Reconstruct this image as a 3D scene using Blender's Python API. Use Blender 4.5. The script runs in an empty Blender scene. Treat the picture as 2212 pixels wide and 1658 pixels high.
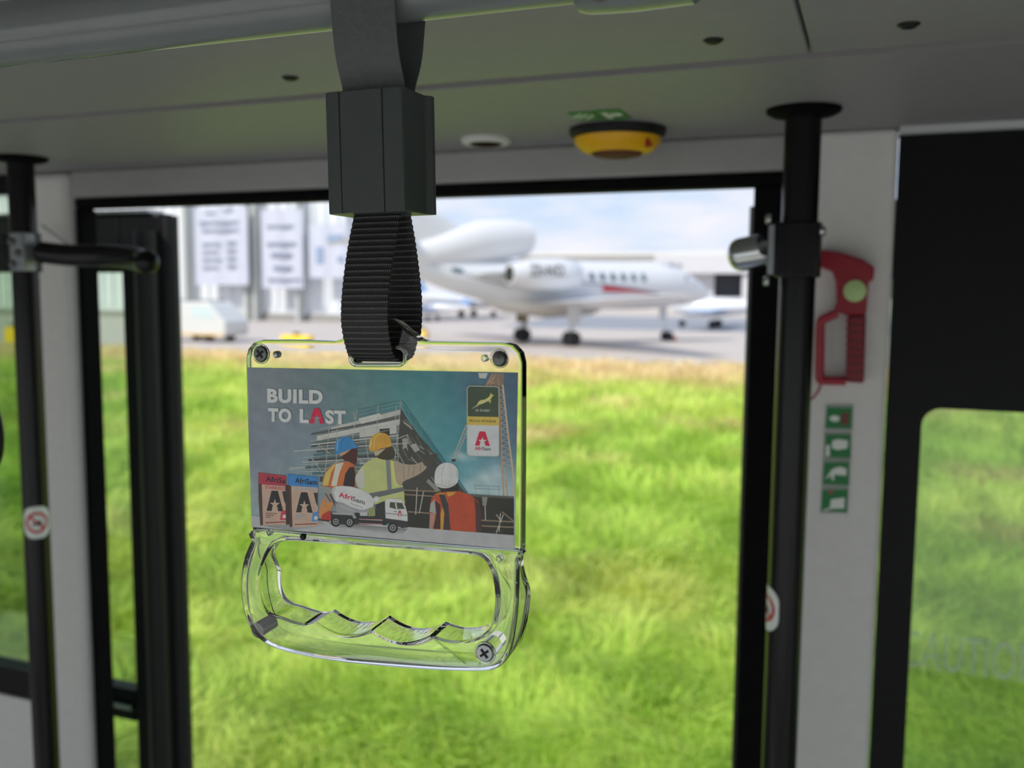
import bpy, bmesh, math, random
import numpy as np
from mathutils import Vector, Matrix
random.seed(7); rng = np.random.default_rng(11)
S = bpy.context.scene; C = S.collection

# ------------------------------------------------------------------ camera, sky, sun, exposure
EYE = Vector((0, 0, 2.4))                       # eye height above the grass
F = 2000.0                                      # focal length in pixels of the 2212 px wide frame
YAW, PITCH, ROLL = (math.radians(a) for a in (21.38, 5.71, 0.45))
fwd = Vector((-math.sin(YAW)*math.cos(PITCH), math.cos(YAW)*math.cos(PITCH), -math.sin(PITCH)))
r0 = Vector((math.cos(YAW), math.sin(YAW), 0)); u0 = r0.cross(fwd)
RT = r0*math.cos(ROLL) + u0*math.sin(ROLL); UP = -r0*math.sin(ROLL) + u0*math.cos(ROLL)
cam_d = bpy.data.cameras.new('camera'); cam = bpy.data.objects.new('camera', cam_d); C.objects.link(cam)
m = Matrix((RT, UP, -fwd)).transposed().to_4x4(); m.translation = EYE
cam.matrix_world = m; S.camera = cam
cam_d.sensor_width = 36; cam_d.lens = 36*F/2212; cam_d.clip_start = .02; cam_d.clip_end = 3000
cam_d.dof.use_dof = True; cam_d.dof.focus_distance = .395; cam_d.dof.aperture_fstop = 9.8

w = bpy.data.worlds.new('sky'); S.world = w; w.use_nodes = True
nt = w.node_tree; N = nt.nodes; L = nt.links; N.clear()
tc = N.new('ShaderNodeTexCoord'); sep = N.new('ShaderNodeSeparateXYZ'); L.new(tc.outputs['Generated'], sep.inputs[0])
grad = N.new('ShaderNodeValToRGB'); L.new(sep.outputs['Z'], grad.inputs[0])
e = grad.color_ramp.elements; e[0].position = 0.0; e[0].color = (.80, .85, .95, 1); e[1].position = 1; e[1].color = (.22, .42, .80, 1)
x = grad.color_ramp.elements.new(.12); x.color = (.53, .72, .97, 1)
mp = N.new('ShaderNodeMapping'); mp.inputs['Scale'].default_value = (2.2, 2.2, 9); L.new(tc.outputs['Generated'], mp.inputs[0])
noi = N.new('ShaderNodeTexNoise'); noi.inputs['Scale'].default_value = 2.3; noi.inputs['Detail'].default_value = 7; noi.inputs['Roughness'].default_value = .55
L.new(mp.outputs[0], noi.inputs['Vector'])
cr = N.new('ShaderNodeValToRGB'); cr.color_ramp.elements[0].position = .40; cr.color_ramp.elements[1].position = .60; L.new(noi.outputs['Fac'], cr.inputs[0])
mx = N.new('ShaderNodeMixRGB'); mx.inputs[2].default_value = (.90, .90, .97, 1); L.new(cr.outputs[0], mx.inputs[0]); L.new(grad.outputs[0], mx.inputs[1])
bg = N.new('ShaderNodeBackground'); bg.inputs[1].default_value = 1.03; L.new(mx.outputs[0], bg.inputs[0])
wo = N.new('ShaderNodeOutputWorld'); L.new(bg.outputs[0], wo.inputs[0])

sun_d = bpy.data.lights.new('sun', 'SUN'); sun_d.energy = 3.9; sun_d.angle = math.radians(7); sun_d.color = (1, .95, .86)
sun = bpy.data.objects.new('sun', sun_d); C.objects.link(sun)
sun.rotation_euler = Vector((-.37, -.62, .70)).to_track_quat('Z', 'Y').to_euler()

S.view_settings.view_transform = 'Standard'; S.view_settings.look = 'None'
S.view_settings.exposure = 0.0; S.view_settings.gamma = 1
S.cycles.use_denoising = True
S.cycles.max_bounces = 16; S.cycles.transmission_bounces = 12; S.cycles.diffuse_bounces = 6; S.cycles.glossy_bounces = 5
S.cycles.transparent_max_bounces = 12; S.cycles.sample_clamp_indirect = 6

# ------------------------------------------------------------------ measuring helpers
def ray(px, py): return fwd*F + RT*(px-1106) - UP*(py-829)
def aty(px, py, Y): d = ray(px, py); return EYE + d*(Y/d.y)
def atz(px, py, Z): d = ray(px, py); return EYE + d*((Z-EYE.z)/d.z)
def lin(c): return tuple((v/255/12.92 if v/255 <= .04045 else ((v/255+.055)/1.055)**2.4) for v in c)

# ------------------------------------------------------------------ materials
MATS = {}
def mat(name, rgb, rough=.5, metal=0., noise=0., nscale=20., bump=0., spec=.5, coat=0., trans=0., ior=1.45):
    if name == 'aircraft_white': rgb = (216, 218, 222)
    if name in MATS: return MATS[name]
    mm = bpy.data.materials.new(name); mm.use_nodes = True; nt = mm.node_tree; b = nt.nodes['Principled BSDF']
    col = lin(rgb)+(1,)
    b.inputs['Base Color'].default_value = col; b.inputs['Roughness'].default_value = rough; b.inputs['Metallic'].default_value = metal
    b.inputs['Specular IOR Level'].default_value = spec; b.inputs['Coat Weight'].default_value = coat
    b.inputs['Transmission Weight'].default_value = trans; b.inputs['IOR'].default_value = ior
    t = nt.nodes.new('ShaderNodeTexCoord'); n = nt.nodes.new('ShaderNodeTexNoise'); n.inputs['Scale'].default_value = nscale; n.inputs['Detail'].default_value = 5
    nt.links.new(t.outputs['Object'], n.inputs['Vector'])
    if noise:
        r = nt.nodes.new('ShaderNodeValToRGB'); nt.links.new(n.outputs['Fac'], r.inputs[0])
        r.color_ramp.elements[0].position = .3; r.color_ramp.elements[1].position = .7
        r.color_ramp.elements[0].color = tuple(c*(1-noise) for c in col[:3])+(1,); r.color_ramp.elements[1].color = tuple(min(1, c*(1+noise)) for c in col[:3])+(1,)
        nt.links.new(r.outputs[0], b.inputs['Base Color'])
    if bump:
        bp = nt.nodes.new('ShaderNodeBump'); bp.inputs['Strength'].default_value = bump; bp.inputs['Distance'].default_value = .002
        nt.links.new(n.outputs['Fac'], bp.inputs['Height']); nt.links.new(bp.outputs[0], b.inputs['Normal'])
    MATS[name] = mm; return mm

def attr_mat(name, rough=.6, coat=0., spec=.4, transl=0.):
    mm = bpy.data.materials.new(name); mm.use_nodes = True; nt = mm.node_tree; b = nt.nodes['Principled BSDF']
    a = nt.nodes.new('ShaderNodeAttribute'); a.attribute_name = 'Col'
    nt.links.new(a.outputs['Color'], b.inputs['Base Color']); b.inputs['Roughness'].default_value = rough
    b.inputs['Coat Weight'].default_value = coat; b.inputs['Specular IOR Level'].default_value = spec
    if transl:
        tr = nt.nodes.new('ShaderNodeBsdfTranslucent'); nt.links.new(a.outputs['Color'], tr.inputs['Color'])
        ms = nt.nodes.new('ShaderNodeMixShader'); ms.inputs[0].default_value = transl
        nt.links.new(b.outputs[0], ms.inputs[1]); nt.links.new(tr.outputs[0], ms.inputs[2]); nt.links.new(ms.outputs[0], nt.nodes['Material Output'].inputs[0])
    MATS[name] = mm; return mm

def pane_mat(name, tint, refl=1.0):
    mm = bpy.data.materials.new(name); mm.use_nodes = True; nt = mm.node_tree; nt.nodes.clear()
    t = nt.nodes.new('ShaderNodeBsdfTransparent'); t.inputs[0].default_value = lin(tint)+(1,)
    g = nt.nodes.new('ShaderNodeBsdfGlossy'); g.inputs['Roughness'].default_value = .02; g.inputs[0].default_value = (1, 1, 1, 1)
    fr = nt.nodes.new('ShaderNodeFresnel')
    ge = nt.nodes.new('ShaderNodeNewGeometry'); io = nt.nodes.new('ShaderNodeMath'); io.operation = 'MULTIPLY_ADD'; io.inputs[1].default_value = 1/1.45-1.45; io.inputs[2].default_value = 1.45
    nt.links.new(ge.outputs['Backfacing'], io.inputs[0]); nt.links.new(io.outputs[0], fr.inputs[0])
    k = nt.nodes.new('ShaderNodeMath'); k.operation = 'MULTIPLY'; k.inputs[1].default_value = refl; nt.links.new(fr.outputs[0], k.inputs[0])
    ms = nt.nodes.new('ShaderNodeMixShader'); o = nt.nodes.new('ShaderNodeOutputMaterial')
    nt.links.new(k.outputs[0], ms.inputs[0]); nt.links.new(t.outputs[0], ms.inputs[1]); nt.links.new(g.outputs[0], ms.inputs[2]); nt.links.new(ms.outputs[0], o.inputs[0])
    MATS[name] = mm; return mm

PANEL = mat('interior_panel', (216, 215, 213), .42, noise=.03, nscale=60, bump=.05)
CEIL = mat('ceiling_panel', (146, 143, 145), .5, spec=.35, noise=.03, nscale=60, bump=.05)
BLACK = mat('black_frame', (9, 9, 12), .45, noise=.15, nscale=40, spec=.22)
RUBBER = mat('black_rubber', (16, 16, 17), .55, noise=.2, nscale=90)
POLE = mat('black_pole_paint', (7, 7, 10), .25, noise=.1, nscale=30, spec=.35)
GAP = mat('dark_gap', (22, 22, 22), .8, noise=.1)
STEEL = mat('brushed_steel', (170, 172, 176), .28, 1., noise=.06, nscale=200)
CHROME = mat('polished_steel', (190, 193, 196), .16, 1., noise=.03, nscale=80)
DSTEEL = mat('dark_steel', (110, 110, 108), .35, 1., noise=.1, nscale=300)
CLEAR = mat('clear_plastic', (252, 253, 252), .015, trans=1., ior=1.46, spec=.5)
RAILM = mat('grey_rail_coating', (118, 122, 124), .26, noise=.05, nscale=35, bump=.0, coat=.25)
SLEEVE = mat('grey_strap_sleeve', (82, 85, 86), .6, noise=.06, nscale=400, bump=.3)
BUCKLE = mat('grey_buckle_plastic', (66, 71, 72), .42, noise=.05, nscale=1500, bump=.06)
GLASS_R = pane_mat('window_glass', (238, 242, 237), .95)
GLASS_C = pane_mat('clear_glass', (250, 252, 250), 1.0)
GLASS_D = pane_mat('tinted_glass', (228, 236, 226), 1.0)

# ------------------------------------------------------------------ mesh helpers
class MB:
    def __init__(s): s.v = []; s.f = []; s.c = []
    def add(s, vs, fs, col=None):
        o = len(s.v); s.v += [Vector(v) for v in vs]; s.f += [tuple(i+o for i in f) for f in fs]
        if col is not None: s.c += [col]*len(fs)
        return s
    def obox(s, c, ax, h):
        c = Vector(c); a = [Vector(ax[i])*h[i] for i in range(3)]
        vs = [c+a[0]*i+a[1]*j+a[2]*k for k in (-1, 1) for j in (-1, 1) for i in (-1, 1)]
        return s.add(vs, [(0,2,3,1),(4,5,7,6),(0,1,5,4),(2,6,7,3),(0,4,6,2),(1,3,7,5)])
    def box(s, a, b):
        a = Vector(a); b = Vector(b); return s.obox((a+b)/2, ((1,0,0),(0,1,0),(0,0,1)), [abs(q)/2 for q in (b-a)])
    def tube(s, pts, r, n=20, caps=True, closed=False):
        pts = [Vector(p) for p in pts]; rs = r if isinstance(r, (list, tuple)) else [r]*len(pts)
        k = len(pts); vs = []; up = None
        for i, p in enumerate(pts):
            if closed: t = (pts[(i+1) % k]-pts[i-1]).normalized()
            else: t = (pts[min(i+1, k-1)]-pts[max(i-1, 0)]).normalized()
            if up is None: up = t.orthogonal().normalized()
            up = (up-t*up.dot(t)).normalized(); sd = t.cross(up)
            vs += [p+(up*math.cos(2*math.pi*j/n)+sd*math.sin(2*math.pi*j/n))*rs[i] for j in range(n)]
        fs = [(i*n+j, i*n+(j+1) % n, (i+1)*n+(j+1) % n, (i+1)*n+j) for i in range(k-1) for j in range(n)]
        if closed: fs += [((k-1)*n+j, (k-1)*n+(j+1) % n, (j+1) % n, j) for j in range(n)]
        elif caps: fs += [tuple(range(n))[::-1], tuple((k-1)*n+j for j in range(n))]
        return s.add(vs, fs)
    def lathe(s, prof, c, axis, n=32):              # prof: (radius, height) pairs
        ax = Vector(axis).normalized(); a = ax.orthogonal().normalized(); b = ax.cross(a); c = Vector(c); vs = []
        for (r, h) in prof: vs += [c+ax*h+(a*math.cos(2*math.pi*j/n)+b*math.sin(2*math.pi*j/n))*max(r, 1e-6) for j in range(n)]
        k = len(prof)
        fs = [(i*n+j, i*n+(j+1) % n, (i+1)*n+(j+1) % n, (i+1)*n+j) for i in range(k-1) for j in range(n)]
        fs += [tuple(range(n))[::-1], tuple((k-1)*n+j for j in range(n))]
        return s.add(vs, fs)
    def prism(s, poly, fn, d0, d1):                 # poly: 2-D outline, fn(a, b, depth) -> point
        n = len(poly); vs = [fn(a, b, d0) for a, b in poly]+[fn(a, b, d1) for a, b in poly]
        return s.add(vs, [tuple(range(n)), tuple(range(2*n-1, n-1, -1))]+[(i, n+i, n+(i+1) % n, (i+1) % n) for i in range(n)])

def obj(name, mb, material, parent=None, bevel=0., smooth=True, subsurf=0, cols=None, fix=True):
    me = bpy.data.meshes.new(name)
    V = np.array([tuple(v) for v in mb.v], dtype=float)
    if parent is not None: org = Vector(parent['_org'])
    else:
        lo, hi = V.min(0), V.max(0); org = Vector(((lo[0]+hi[0])/2, (lo[1]+hi[1])/2, lo[2]))
    V -= np.array(org)
    me.from_pydata(V.tolist(), [], mb.f); me.update()
    if mb.c:
        at = me.color_attributes.new('Col', 'FLOAT_COLOR', 'CORNER'); buf = []
        for f, c in zip(mb.f, mb.c):
            if isinstance(c, list): 
                for q in c: buf += [*q[:3], 1.]
            else: buf += [*c[:3], 1.]*len(f)
        at.data.foreach_set('color', buf)
    elif fix:
        bm = bmesh.new(); bm.from_mesh(me); bmesh.ops.recalc_face_normals(bm, faces=bm.faces); bm.to_mesh(me); bm.free()
    me.materials.append(material)
    o = bpy.data.objects.new(name, me); C.objects.link(o)
    if parent is not None: o.parent = parent; o['_org'] = tuple(org)
    else: o.location = org; o['_org'] = tuple(org)
    if bevel:
        b = o.modifiers.new('bevel', 'BEVEL'); b.width = bevel; b.segments = 3; b.limit_method = 'ANGLE'; b.angle_limit = math.radians(40)
    if subsurf:
        b = o.modifiers.new('sub', 'SUBSURF'); b.levels = subsurf; b.render_levels = subsurf
    if smooth:
        me.polygons.foreach_set('use_smooth', [True]*len(me.polygons))
        try:
            if not subsurf: me.set_sharp_from_angle(angle=math.radians(35))
        except Exception: pass
    return o

def tag(o, label, cat, group=None, kind=None):
    o['label'] = label; o['category'] = cat
    if group: o['group'] = group
    if kind: o['kind'] = kind
    return o
def thing(name, loc, label, cat, group=None):
    o = bpy.data.objects.new(name, None); C.objects.link(o); o.location = loc; o['_org'] = tuple(loc); o.empty_display_size = .05
    return tag(o, label, cat, group)
def struct(name, mb, material, **k):
    o = obj(name, mb, material, **k)
    if o.parent is None: o['kind'] = 'structure'
    return o

def curve_mesh(splines, extrude=0., bevel=0., res=3):
    cu = bpy.data.curves.new('tmp', 'CURVE'); cu.dimensions = '2D'; cu.fill_mode = 'BOTH'; cu.extrude = extrude; cu.bevel_depth = bevel; cu.bevel_resolution = res
    for pts in splines:
        sp = cu.splines.new('POLY'); sp.points.add(len(pts)-1); sp.use_cyclic_u = True
        for i, p in enumerate(pts): sp.points[i].co = (p[0], p[1], 0, 1)
    o = bpy.data.objects.new('tmp', cu); C.objects.link(o)
    me = bpy.data.meshes.new_from_object(o.evaluated_get(bpy.context.evaluated_depsgraph_get()))
    bm = bmesh.new(); bm.from_mesh(me); bmesh.ops.remove_doubles(bm, verts=bm.verts, dist=1e-6)
    bmesh.ops.recalc_face_normals(bm, faces=bm.faces)
    bm.to_mesh(me); bm.free()
    vs = [v.co.copy() for v in me.vertices]; fs = [tuple(p.vertices) for p in me.polygons]
    bpy.data.objects.remove(o); bpy.data.curves.remove(cu); bpy.data.meshes.remove(me)
    return vs, fs

_tc = {}
def text_mesh(s, bold=0., shear=0.):
    key = (s, bold, shear)
    if key in _tc: return _tc[key]
    cu = bpy.data.curves.new('tmp', 'FONT'); cu.body = s; cu.offset = bold; cu.space_character = 1+bold*2.2; cu.shear = shear; cu.resolution_u = 4
    o = bpy.data.objects.new('tmp', cu); C.objects.link(o)
    me = bpy.data.meshes.new_from_object(o.evaluated_get(bpy.context.evaluated_depsgraph_get()))
    vs = [v.co.copy() for v in me.vertices]; fs = [tuple(p.vertices) for p in me.polygons]
    x0 = min(v.x for v in vs); x1 = max(v.x for v in vs); capd = bpy.data.curves.new('t2', 'FONT'); capd.body = 'H'; capd.offset = bold
    o2 = bpy.data.objects.new('t2', capd); C.objects.link(o2); m2 = bpy.data.meshes.new_from_object(o2.evaluated_get(bpy.context.evaluated_depsgraph_get()))
    y0 = min(v.co.y for v in m2.vertices); y1 = max(v.co.y for v in m2.vertices)
    for a in (o, o2): bpy.data.objects.remove(a)
    vs = [((v.x-x0)/(x1-x0), (v.y-y0)/(y1-y0)) for v in vs]
    _tc[key] = (vs, fs); return vs, fs

def rrect(x0, y0, x1, y1, r, n=6):
    out = []
    for (cx, cy, a0) in ((x1-r, y1-r, 0), (x0+r, y1-r, 90), (x0+r, y0+r, 180), (x1-r, y0+r, 270)):
        for k in range(n+1):
            a = math.radians(a0+90*k/n); out.append((cx+r*math.cos(a), cy+r*math.sin(a)))
    return out

def smooth_poly(pts, n=8, closed=True):             # Catmull-Rom through 2-D or 3-D points
    out = []; k = len(pts)
    for i in range(k if closed else k-1):
        p = [pts[(i+j) % k] if closed else pts[min(max(i+j, 0), k-1)] for j in (-1, 0, 1, 2)]
        for q in range(n):
            t = q/n; out.append(tuple(.5*((2*p[1][d])+(-p[0][d]+p[2][d])*t+(2*p[0][d]-5*p[1][d]+4*p[2][d]-p[3][d])*t*t+(-p[0][d]+3*p[1][d]-3*p[2][d]+p[3][d])*t**3) for d in range(len(p[0]))))
    if not closed: out.append(tuple(pts[-1]))
    return out

# ------------------------------------------------------------------ the bus: shell
Z0 = EYE.z
FLOOR = Z0-1.75; SOF = Z0+.1819; WY = 1.12; OUT = 1.152; ROOF = Z0+.52
XL, XR, YB = -4.6, 3.2, -1.55
struct('floor', MB().box((XL, YB, FLOOR-.06), (XR, OUT, FLOOR)), mat('bus_floor', (205, 203, 200), .5, noise=.1, nscale=120))
# ceiling: soffit with its groove, tilted panel, roof
cl = MB()
cl.box((XL, .779, SOF), (XR, OUT, SOF+.02))
struct('ceiling', cl, CEIL)
c2 = MB()
seam = -.055
for a, b in ((XL, seam-.0012), (seam+.0012, XR)):
    c2.prism([(.759, 0), (.46, .0), (.36, .06), (.30, .20), (.30, .225), (.345, .085), (.45, .02), (.759, .02)], lambda p, q, d: Vector((d, p, SOF+q)), a, b)
struct('ceiling_panel', c2, CEIL, bevel=.0015)
bpy.data.objects['ceiling_panel']['kind'] = 'structure'
struct('trim_1', MB().box((XL, .75, SOF+.0205), (XR, .79, SOF+.03)), GAP)
struct('ceiling_roof', MB().box((XL, YB, SOF+.20), (XR, .34, SOF+.24)), CEIL)['kind'] = 'structure'
# wall above the door and the pillars
DL, DR = aty(183, 900, WY).x, aty(1668, 900, WY).x
PL0, PR1 = aty(40, 900, WY).x, aty(1912, 900, WY).x
HZ = aty(1690, 367, WY).z
struct('trim_2', MB().box((DL-.012, WY, HZ), (DR+.02, OUT, SOF)), mat('header_panel', (158, 157, 156), .42, noise=.03), bevel=.004)
lp = MB(); lp.box((PL0, WY-.004, FLOOR), (DL-.014, OUT, SOF))
struct('wall_left', lp, PANEL, bevel=.014)
rp = MB(); rp.box((DR+.022, WY-.002, FLOOR), (PR1, OUT, SOF))
struct('wall_right', rp, PANEL, bevel=.006)
# door frame (black), as one moulding
JL = aty(226, 900, OUT+.01).x; JR = aty(1612, 900, WY+.006).x; HB = aty(1000, 428, OUT+.01).z
fr = MB(); fr.box((DL-.011, WY+.006, HB), (DR+.02, OUT+.01, HZ-.0005)); fr.box((DL-.011, WY+.006, FLOOR), (JL, OUT+.01, HB)); fr.box((JR, WY+.006, FLOOR), (DR+.02, OUT+.01, HB))
struct('door_1', fr, mat('door_frame_rubber', (16, 16, 17), .8, noise=.15, nscale=40, spec=.08), bevel=.004)
# opened leaf, slid outside the wall to the left
def leaf(name, x_in, x_out, y, top, rails, sgn, stile, top_rail):
    root = bpy.data.objects.new(name, None); C.objects.link(root); root.location = (x_in, y, FLOOR-.1); root['_org'] = (x_in, y, FLOOR-.1); root['kind'] = 'structure'
    f = MB(); xs = x_in+sgn*stile
    f.box((x_in, y, FLOOR-.1), (xs, y+.035, top)); f.box((x_out, y, FLOOR-.1), (x_out-sgn*.05, y+.035, top))
    f.box((xs, y, top-top_rail), (x_out, y+.035, top)); f.box((xs, y, FLOOR-.1), (x_out, y+.035, FLOOR+.05))
    for a, b in rails: f.box((xs, y, a), (x_out, y+.035, b))
    struct('leaf_frame', f, BLACK, parent=root, bevel=.005)
    g = MB().box((xs, y+.014, FLOOR+.05), (x_out-sgn*.05, y+.018, top-top_rail)); obj('leaf_glass', g, GLASS_D, parent=root)
    sl = MB().tube([(x_in+sgn*.022, y-.012, FLOOR-.09), (x_in+sgn*.022, y-.012, top-.03)], .02, 20); obj('edge_seal', sl, RUBBER, parent=root)
    sl = MB().tube([(x_in+sgn*.0-.0, y+.02, FLOOR-.09), (x_in, y+.02, top-.004)], .016, 16); obj('outer_seal', sl, RUBBER, parent=root)
    return root
LY = 1.27
lx = aty(392, 900, LY+.02).x-.016; st = lx-aty(272, 900, LY).x
ltop = aty(290, 461, LY).z; lg = ltop-aty(248, 588, LY).z
r1, r2 = aty(275, 1556, LY).z, aty(275, 1490, LY).z
leaf('door_2', lx, lx-.85, LY, ltop, [(r1, r2)], -1, st, lg)
rx = aty(1637, 600, LY).x
leaf('door_3', rx, rx+.85, LY, aty(1640, 437, LY).z, [(Z0-.75, Z0-.65)], 1, .07, .10)
# highlights on the leaf's top and mid rail, shaped as thin steel strips
obj('rail_highlight', MB().box((lx-.85, LY-.006, ltop+.0005), (lx-.02, LY+.03, ltop+.006)), STEEL, parent=bpy.data.objects['door_2'])
obj('rail_highlight', MB().box((lx-.80, LY-.012, r1+.028), (lx-st, LY-.0005, r1+.036)), STEEL, parent=bpy.data.objects['door_2'])

# side windows
def window(name, x0, x1, z0, z1, fx0, fx1, fz0, fz1, rad, glass, wy=WY+.012):
    """black bordered pane: outer frame rectangle (f...) with a rounded clear opening"""
    root = bpy.data.objects.new(name, None); C.objects.link(root); root.location = (fx0, wy, fz0); root['_org'] = (fx0, wy, fz0); root['kind'] = 'structure'
    vs, fs = curve_mesh([[(fx0, fz0), (fx1, fz0), (fx1, fz1), (fx0, fz1)], rrect(x0, z0, x1, z1, rad)], extrude=.006)
    obj('window_frame', MB().add([(v.x, wy+v.z, v.y) for v in vs], fs), BLACK, parent=root)
    obj('pane', MB().box((fx0, wy+.008, fz0), (fx1, wy+.012, fz1)), glass, parent=root)
    return root
wr0 = aty(1985, 1000, WY+.02).x; wrt = aty(2050, 880, WY+.02).z
window('window_1', wr0, 1.45, Z0-.95, wrt, PR1+.001, 1.5, Z0-1.0, SOF-.008, .02, GLASS_R)
wlz = aty(20, 1432, WY+.02).z
wlt = aty(15, 418, WY+.02).z
wlb = aty(20, 1502, WY).z
window('window_2', -2.9, PL0+.03, wlz, wlt, -2.95, PL0-.001, wlb, SOF-.03, .03, GLASS_D)
struct('wall_left_lower', MB().box((XL, WY, FLOOR), (PL0-.0005, OUT, wlb-.001)), PANEL)['kind'] = 'structure'
struct('wall_left_end', MB().box((XL, WY, wlb), (-2.951, OUT, SOF)), PANEL)['kind'] = 'structure'
struct('wall_left_upper', MB().box((-2.95, WY+.004, SOF-.029), (PL0-.0005, OUT, SOF)), BLACK)['kind'] = 'structure'
struct('wall_right_lower', MB().box((PR1+.0005, WY, FLOOR), (XR, OUT, Z0-1.001)), PANEL)['kind'] = 'structure'
struct('wall_right_end', MB().box((1.501, WY, Z0-1.0), (XR, OUT, SOF)), PANEL)['kind'] = 'structure'
struct('trim_3', MB().box((PR1+.0005, WY-.006, SOF-.0075), (XR, OUT, SOF)), mat('light_strip', (190, 192, 194), .4, noise=.03))
# ends and opposite side, with its row of windows
struct('wall_front', MB().box((XR, YB, FLOOR), (XR+.05, OUT, ROOF)), PANEL)
struct('wall_back', MB().box((XL-.05, YB, FLOOR), (XL, OUT, ROOF)), PANEL)
OZ0, OZ1 = FLOOR+.3, Z0-.02
struct('wall_opposite', MB().box((XL, YB-.05, FLOOR), (XR, YB, OZ0)).box((XL, YB-.05, OZ1), (XR, YB, ROOF)), PANEL)
n = 3
for i in range(8):
    xx = XL+i*(XR-XL)/8
    if i % 2 == 0:
        struct('trim_%d' % (i+10), MB().box((xx, YB-.05, OZ0), (xx+.07, YB, OZ1)), BLACK)
    r = bpy.data.objects.new('window_%d' % n, None); C.objects.link(r); r.location = (xx, YB, OZ0); r['_org'] = (xx, YB, OZ0); r['kind'] = 'structure'; n += 1
    obj('pane', MB().box((xx+(.07 if i % 2 == 0 else .0001), YB-.03, OZ0), (xx+(XR-XL)/8, YB-.026, OZ1)), GLASS_C, parent=r)

# ------------------------------------------------------------------ ceiling fittings
def on_sof(px, py): return atz(px, py, SOF)
def cscrew(px, py, label):
    p = on_sof(px, py); t = thing('ceiling_screw', p, label, 'screw', 'screws in the ceiling panel')
    obj('head', MB().lathe([(.0066, 0), (.0062, -.001), (.0045, -.0026), (.0022, -.0028)], p, (0, 0, 1), 20), RUBBER, t)
    obj('socket', MB().lathe([(.0021, -.0029), (.0021, -.0032)], p, (0, 0, 1), 6), BLACK, t)
    obj('washer', MB().lathe([(.0075, .0), (.0075, -.0006)], p, (0, 0, 1), 20), RUBBER, t)
cscrew(627, 167, 'small dark screw in the ceiling panel left of the hanging strap')
cscrew(1541, 86, 'small dark screw in the ceiling panel just left of the panel seam')
cscrew(1963, 52, 'small dark screw in the ceiling panel right of the panel seam')

p = on_sof(1334, 279)
t = thing('emergency_button', p, 'yellow dome button with dark base ring on the ceiling above the door', 'button')
obj('base_ring', MB().lathe([(.054, 0), (.054, -.006), (.050, -.010)], p, (0, 0, 1), 40), RUBBER, t)
obj('yellow_dome', MB().lathe([(.049, -.0105), (.048, -.016), (.040, -.024), (.031, -.027), (.029, -.025)], p, (0, 0, 1), 40), mat('yellow_plastic', (236, 176, 12), .35, noise=.05), t)
obj('red_cap', MB().lathe([(.0285, -.0255), (.027, -.029), (.018, -.031), (.0, -.0315)], p, (0, 0, 1), 40), mat('dark_red_plastic', (92, 34, 34), .7, noise=.05), t)
obj('red_mark', MB().obox(p+Vector((.037, -.021, -.020)), (Vector((.87, -.5, 0)), Vector((.35, .6, -.72)).normalized(), Vector((.36, .62, .69)).normalized()), (.007, .005, .0012)), mat('red_mark', (150, 20, 20), .4, noise=.05), t)

p = on_sof(1050, 299)
t = thing('door_buzzer', p, 'small round white rimmed buzzer with dark red centre on ceiling beside the yellow button', 'buzzer')
obj('rim', MB().lathe([(.030, 0), (.030, -.004), (.026, -.007), (.021, -.007), (.021, -.004)], p, (0, 0, 1), 36), PANEL, t)
obj('dark_lens', MB().lathe([(.020, -.0045), (.017, -.008), (.0, -.009)], p, (0, 0, 1), 36), mat('dark_red_lens', (40, 14, 16), .8, spec=.1, noise=.05), t)

GREEN = mat('sign_green', (24, 120, 62), .45, noise=.05); WHITE = mat('sign_white', (225, 230, 225), .45, noise=.03)
SREDM = mat('sign_red', (190, 40, 50), .45, noise=.04)
def sof_sign(px0, px1, py0, py1, label, arrow):
    a = on_sof((px0+px1)/2, py1); ww = (on_sof(px1, py1)-on_sof(px0, py1)).length; hh = (on_sof((px0+px1)/2, py0)-a).length
    c = Vector((a.x, a.y-hh/2, SOF-.0006))
    t = thing('ceiling_sign', (c.x, c.y, SOF), label, 'sign', 'green signs above the yellow button')
    obj('sign_plate', MB().obox(c, ((1,0,0),(0,1,0),(0,0,1)), (ww/2, hh/2, .0005)), GREEN, t)
    mk = MB()
    if arrow:
        mk.obox(c+Vector((-ww*.22, 0, -.0008)), ((1,0,0),(0,1,0),(0,0,1)), (ww*.09, hh*.3, .0002)); mk.obox(c+Vector((ww*.15, -hh*.05, -.0008)), ((1,0,0),(0,1,0),(0,0,1)), (ww*.22, hh*.1, .0002))
    else:
        for q in (-.28, -.1, .12): mk.obox(c+Vector((ww*q, hh*q*.6, -.0008)), ((.8,.6,0),(-.6,.8,0),(0,0,1)), (ww*.05, hh*.24, .0002))
    obj('pictogram', mk, WHITE, t)
sof_sign(1253, 1306, 240, 258, 'small green sticker left of its twin, on the ceiling above the yellow button', False)
sof_sign(1312, 1366, 235, 256, 'small green sticker right of its twin, on the ceiling above the yellow button', True)

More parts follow.
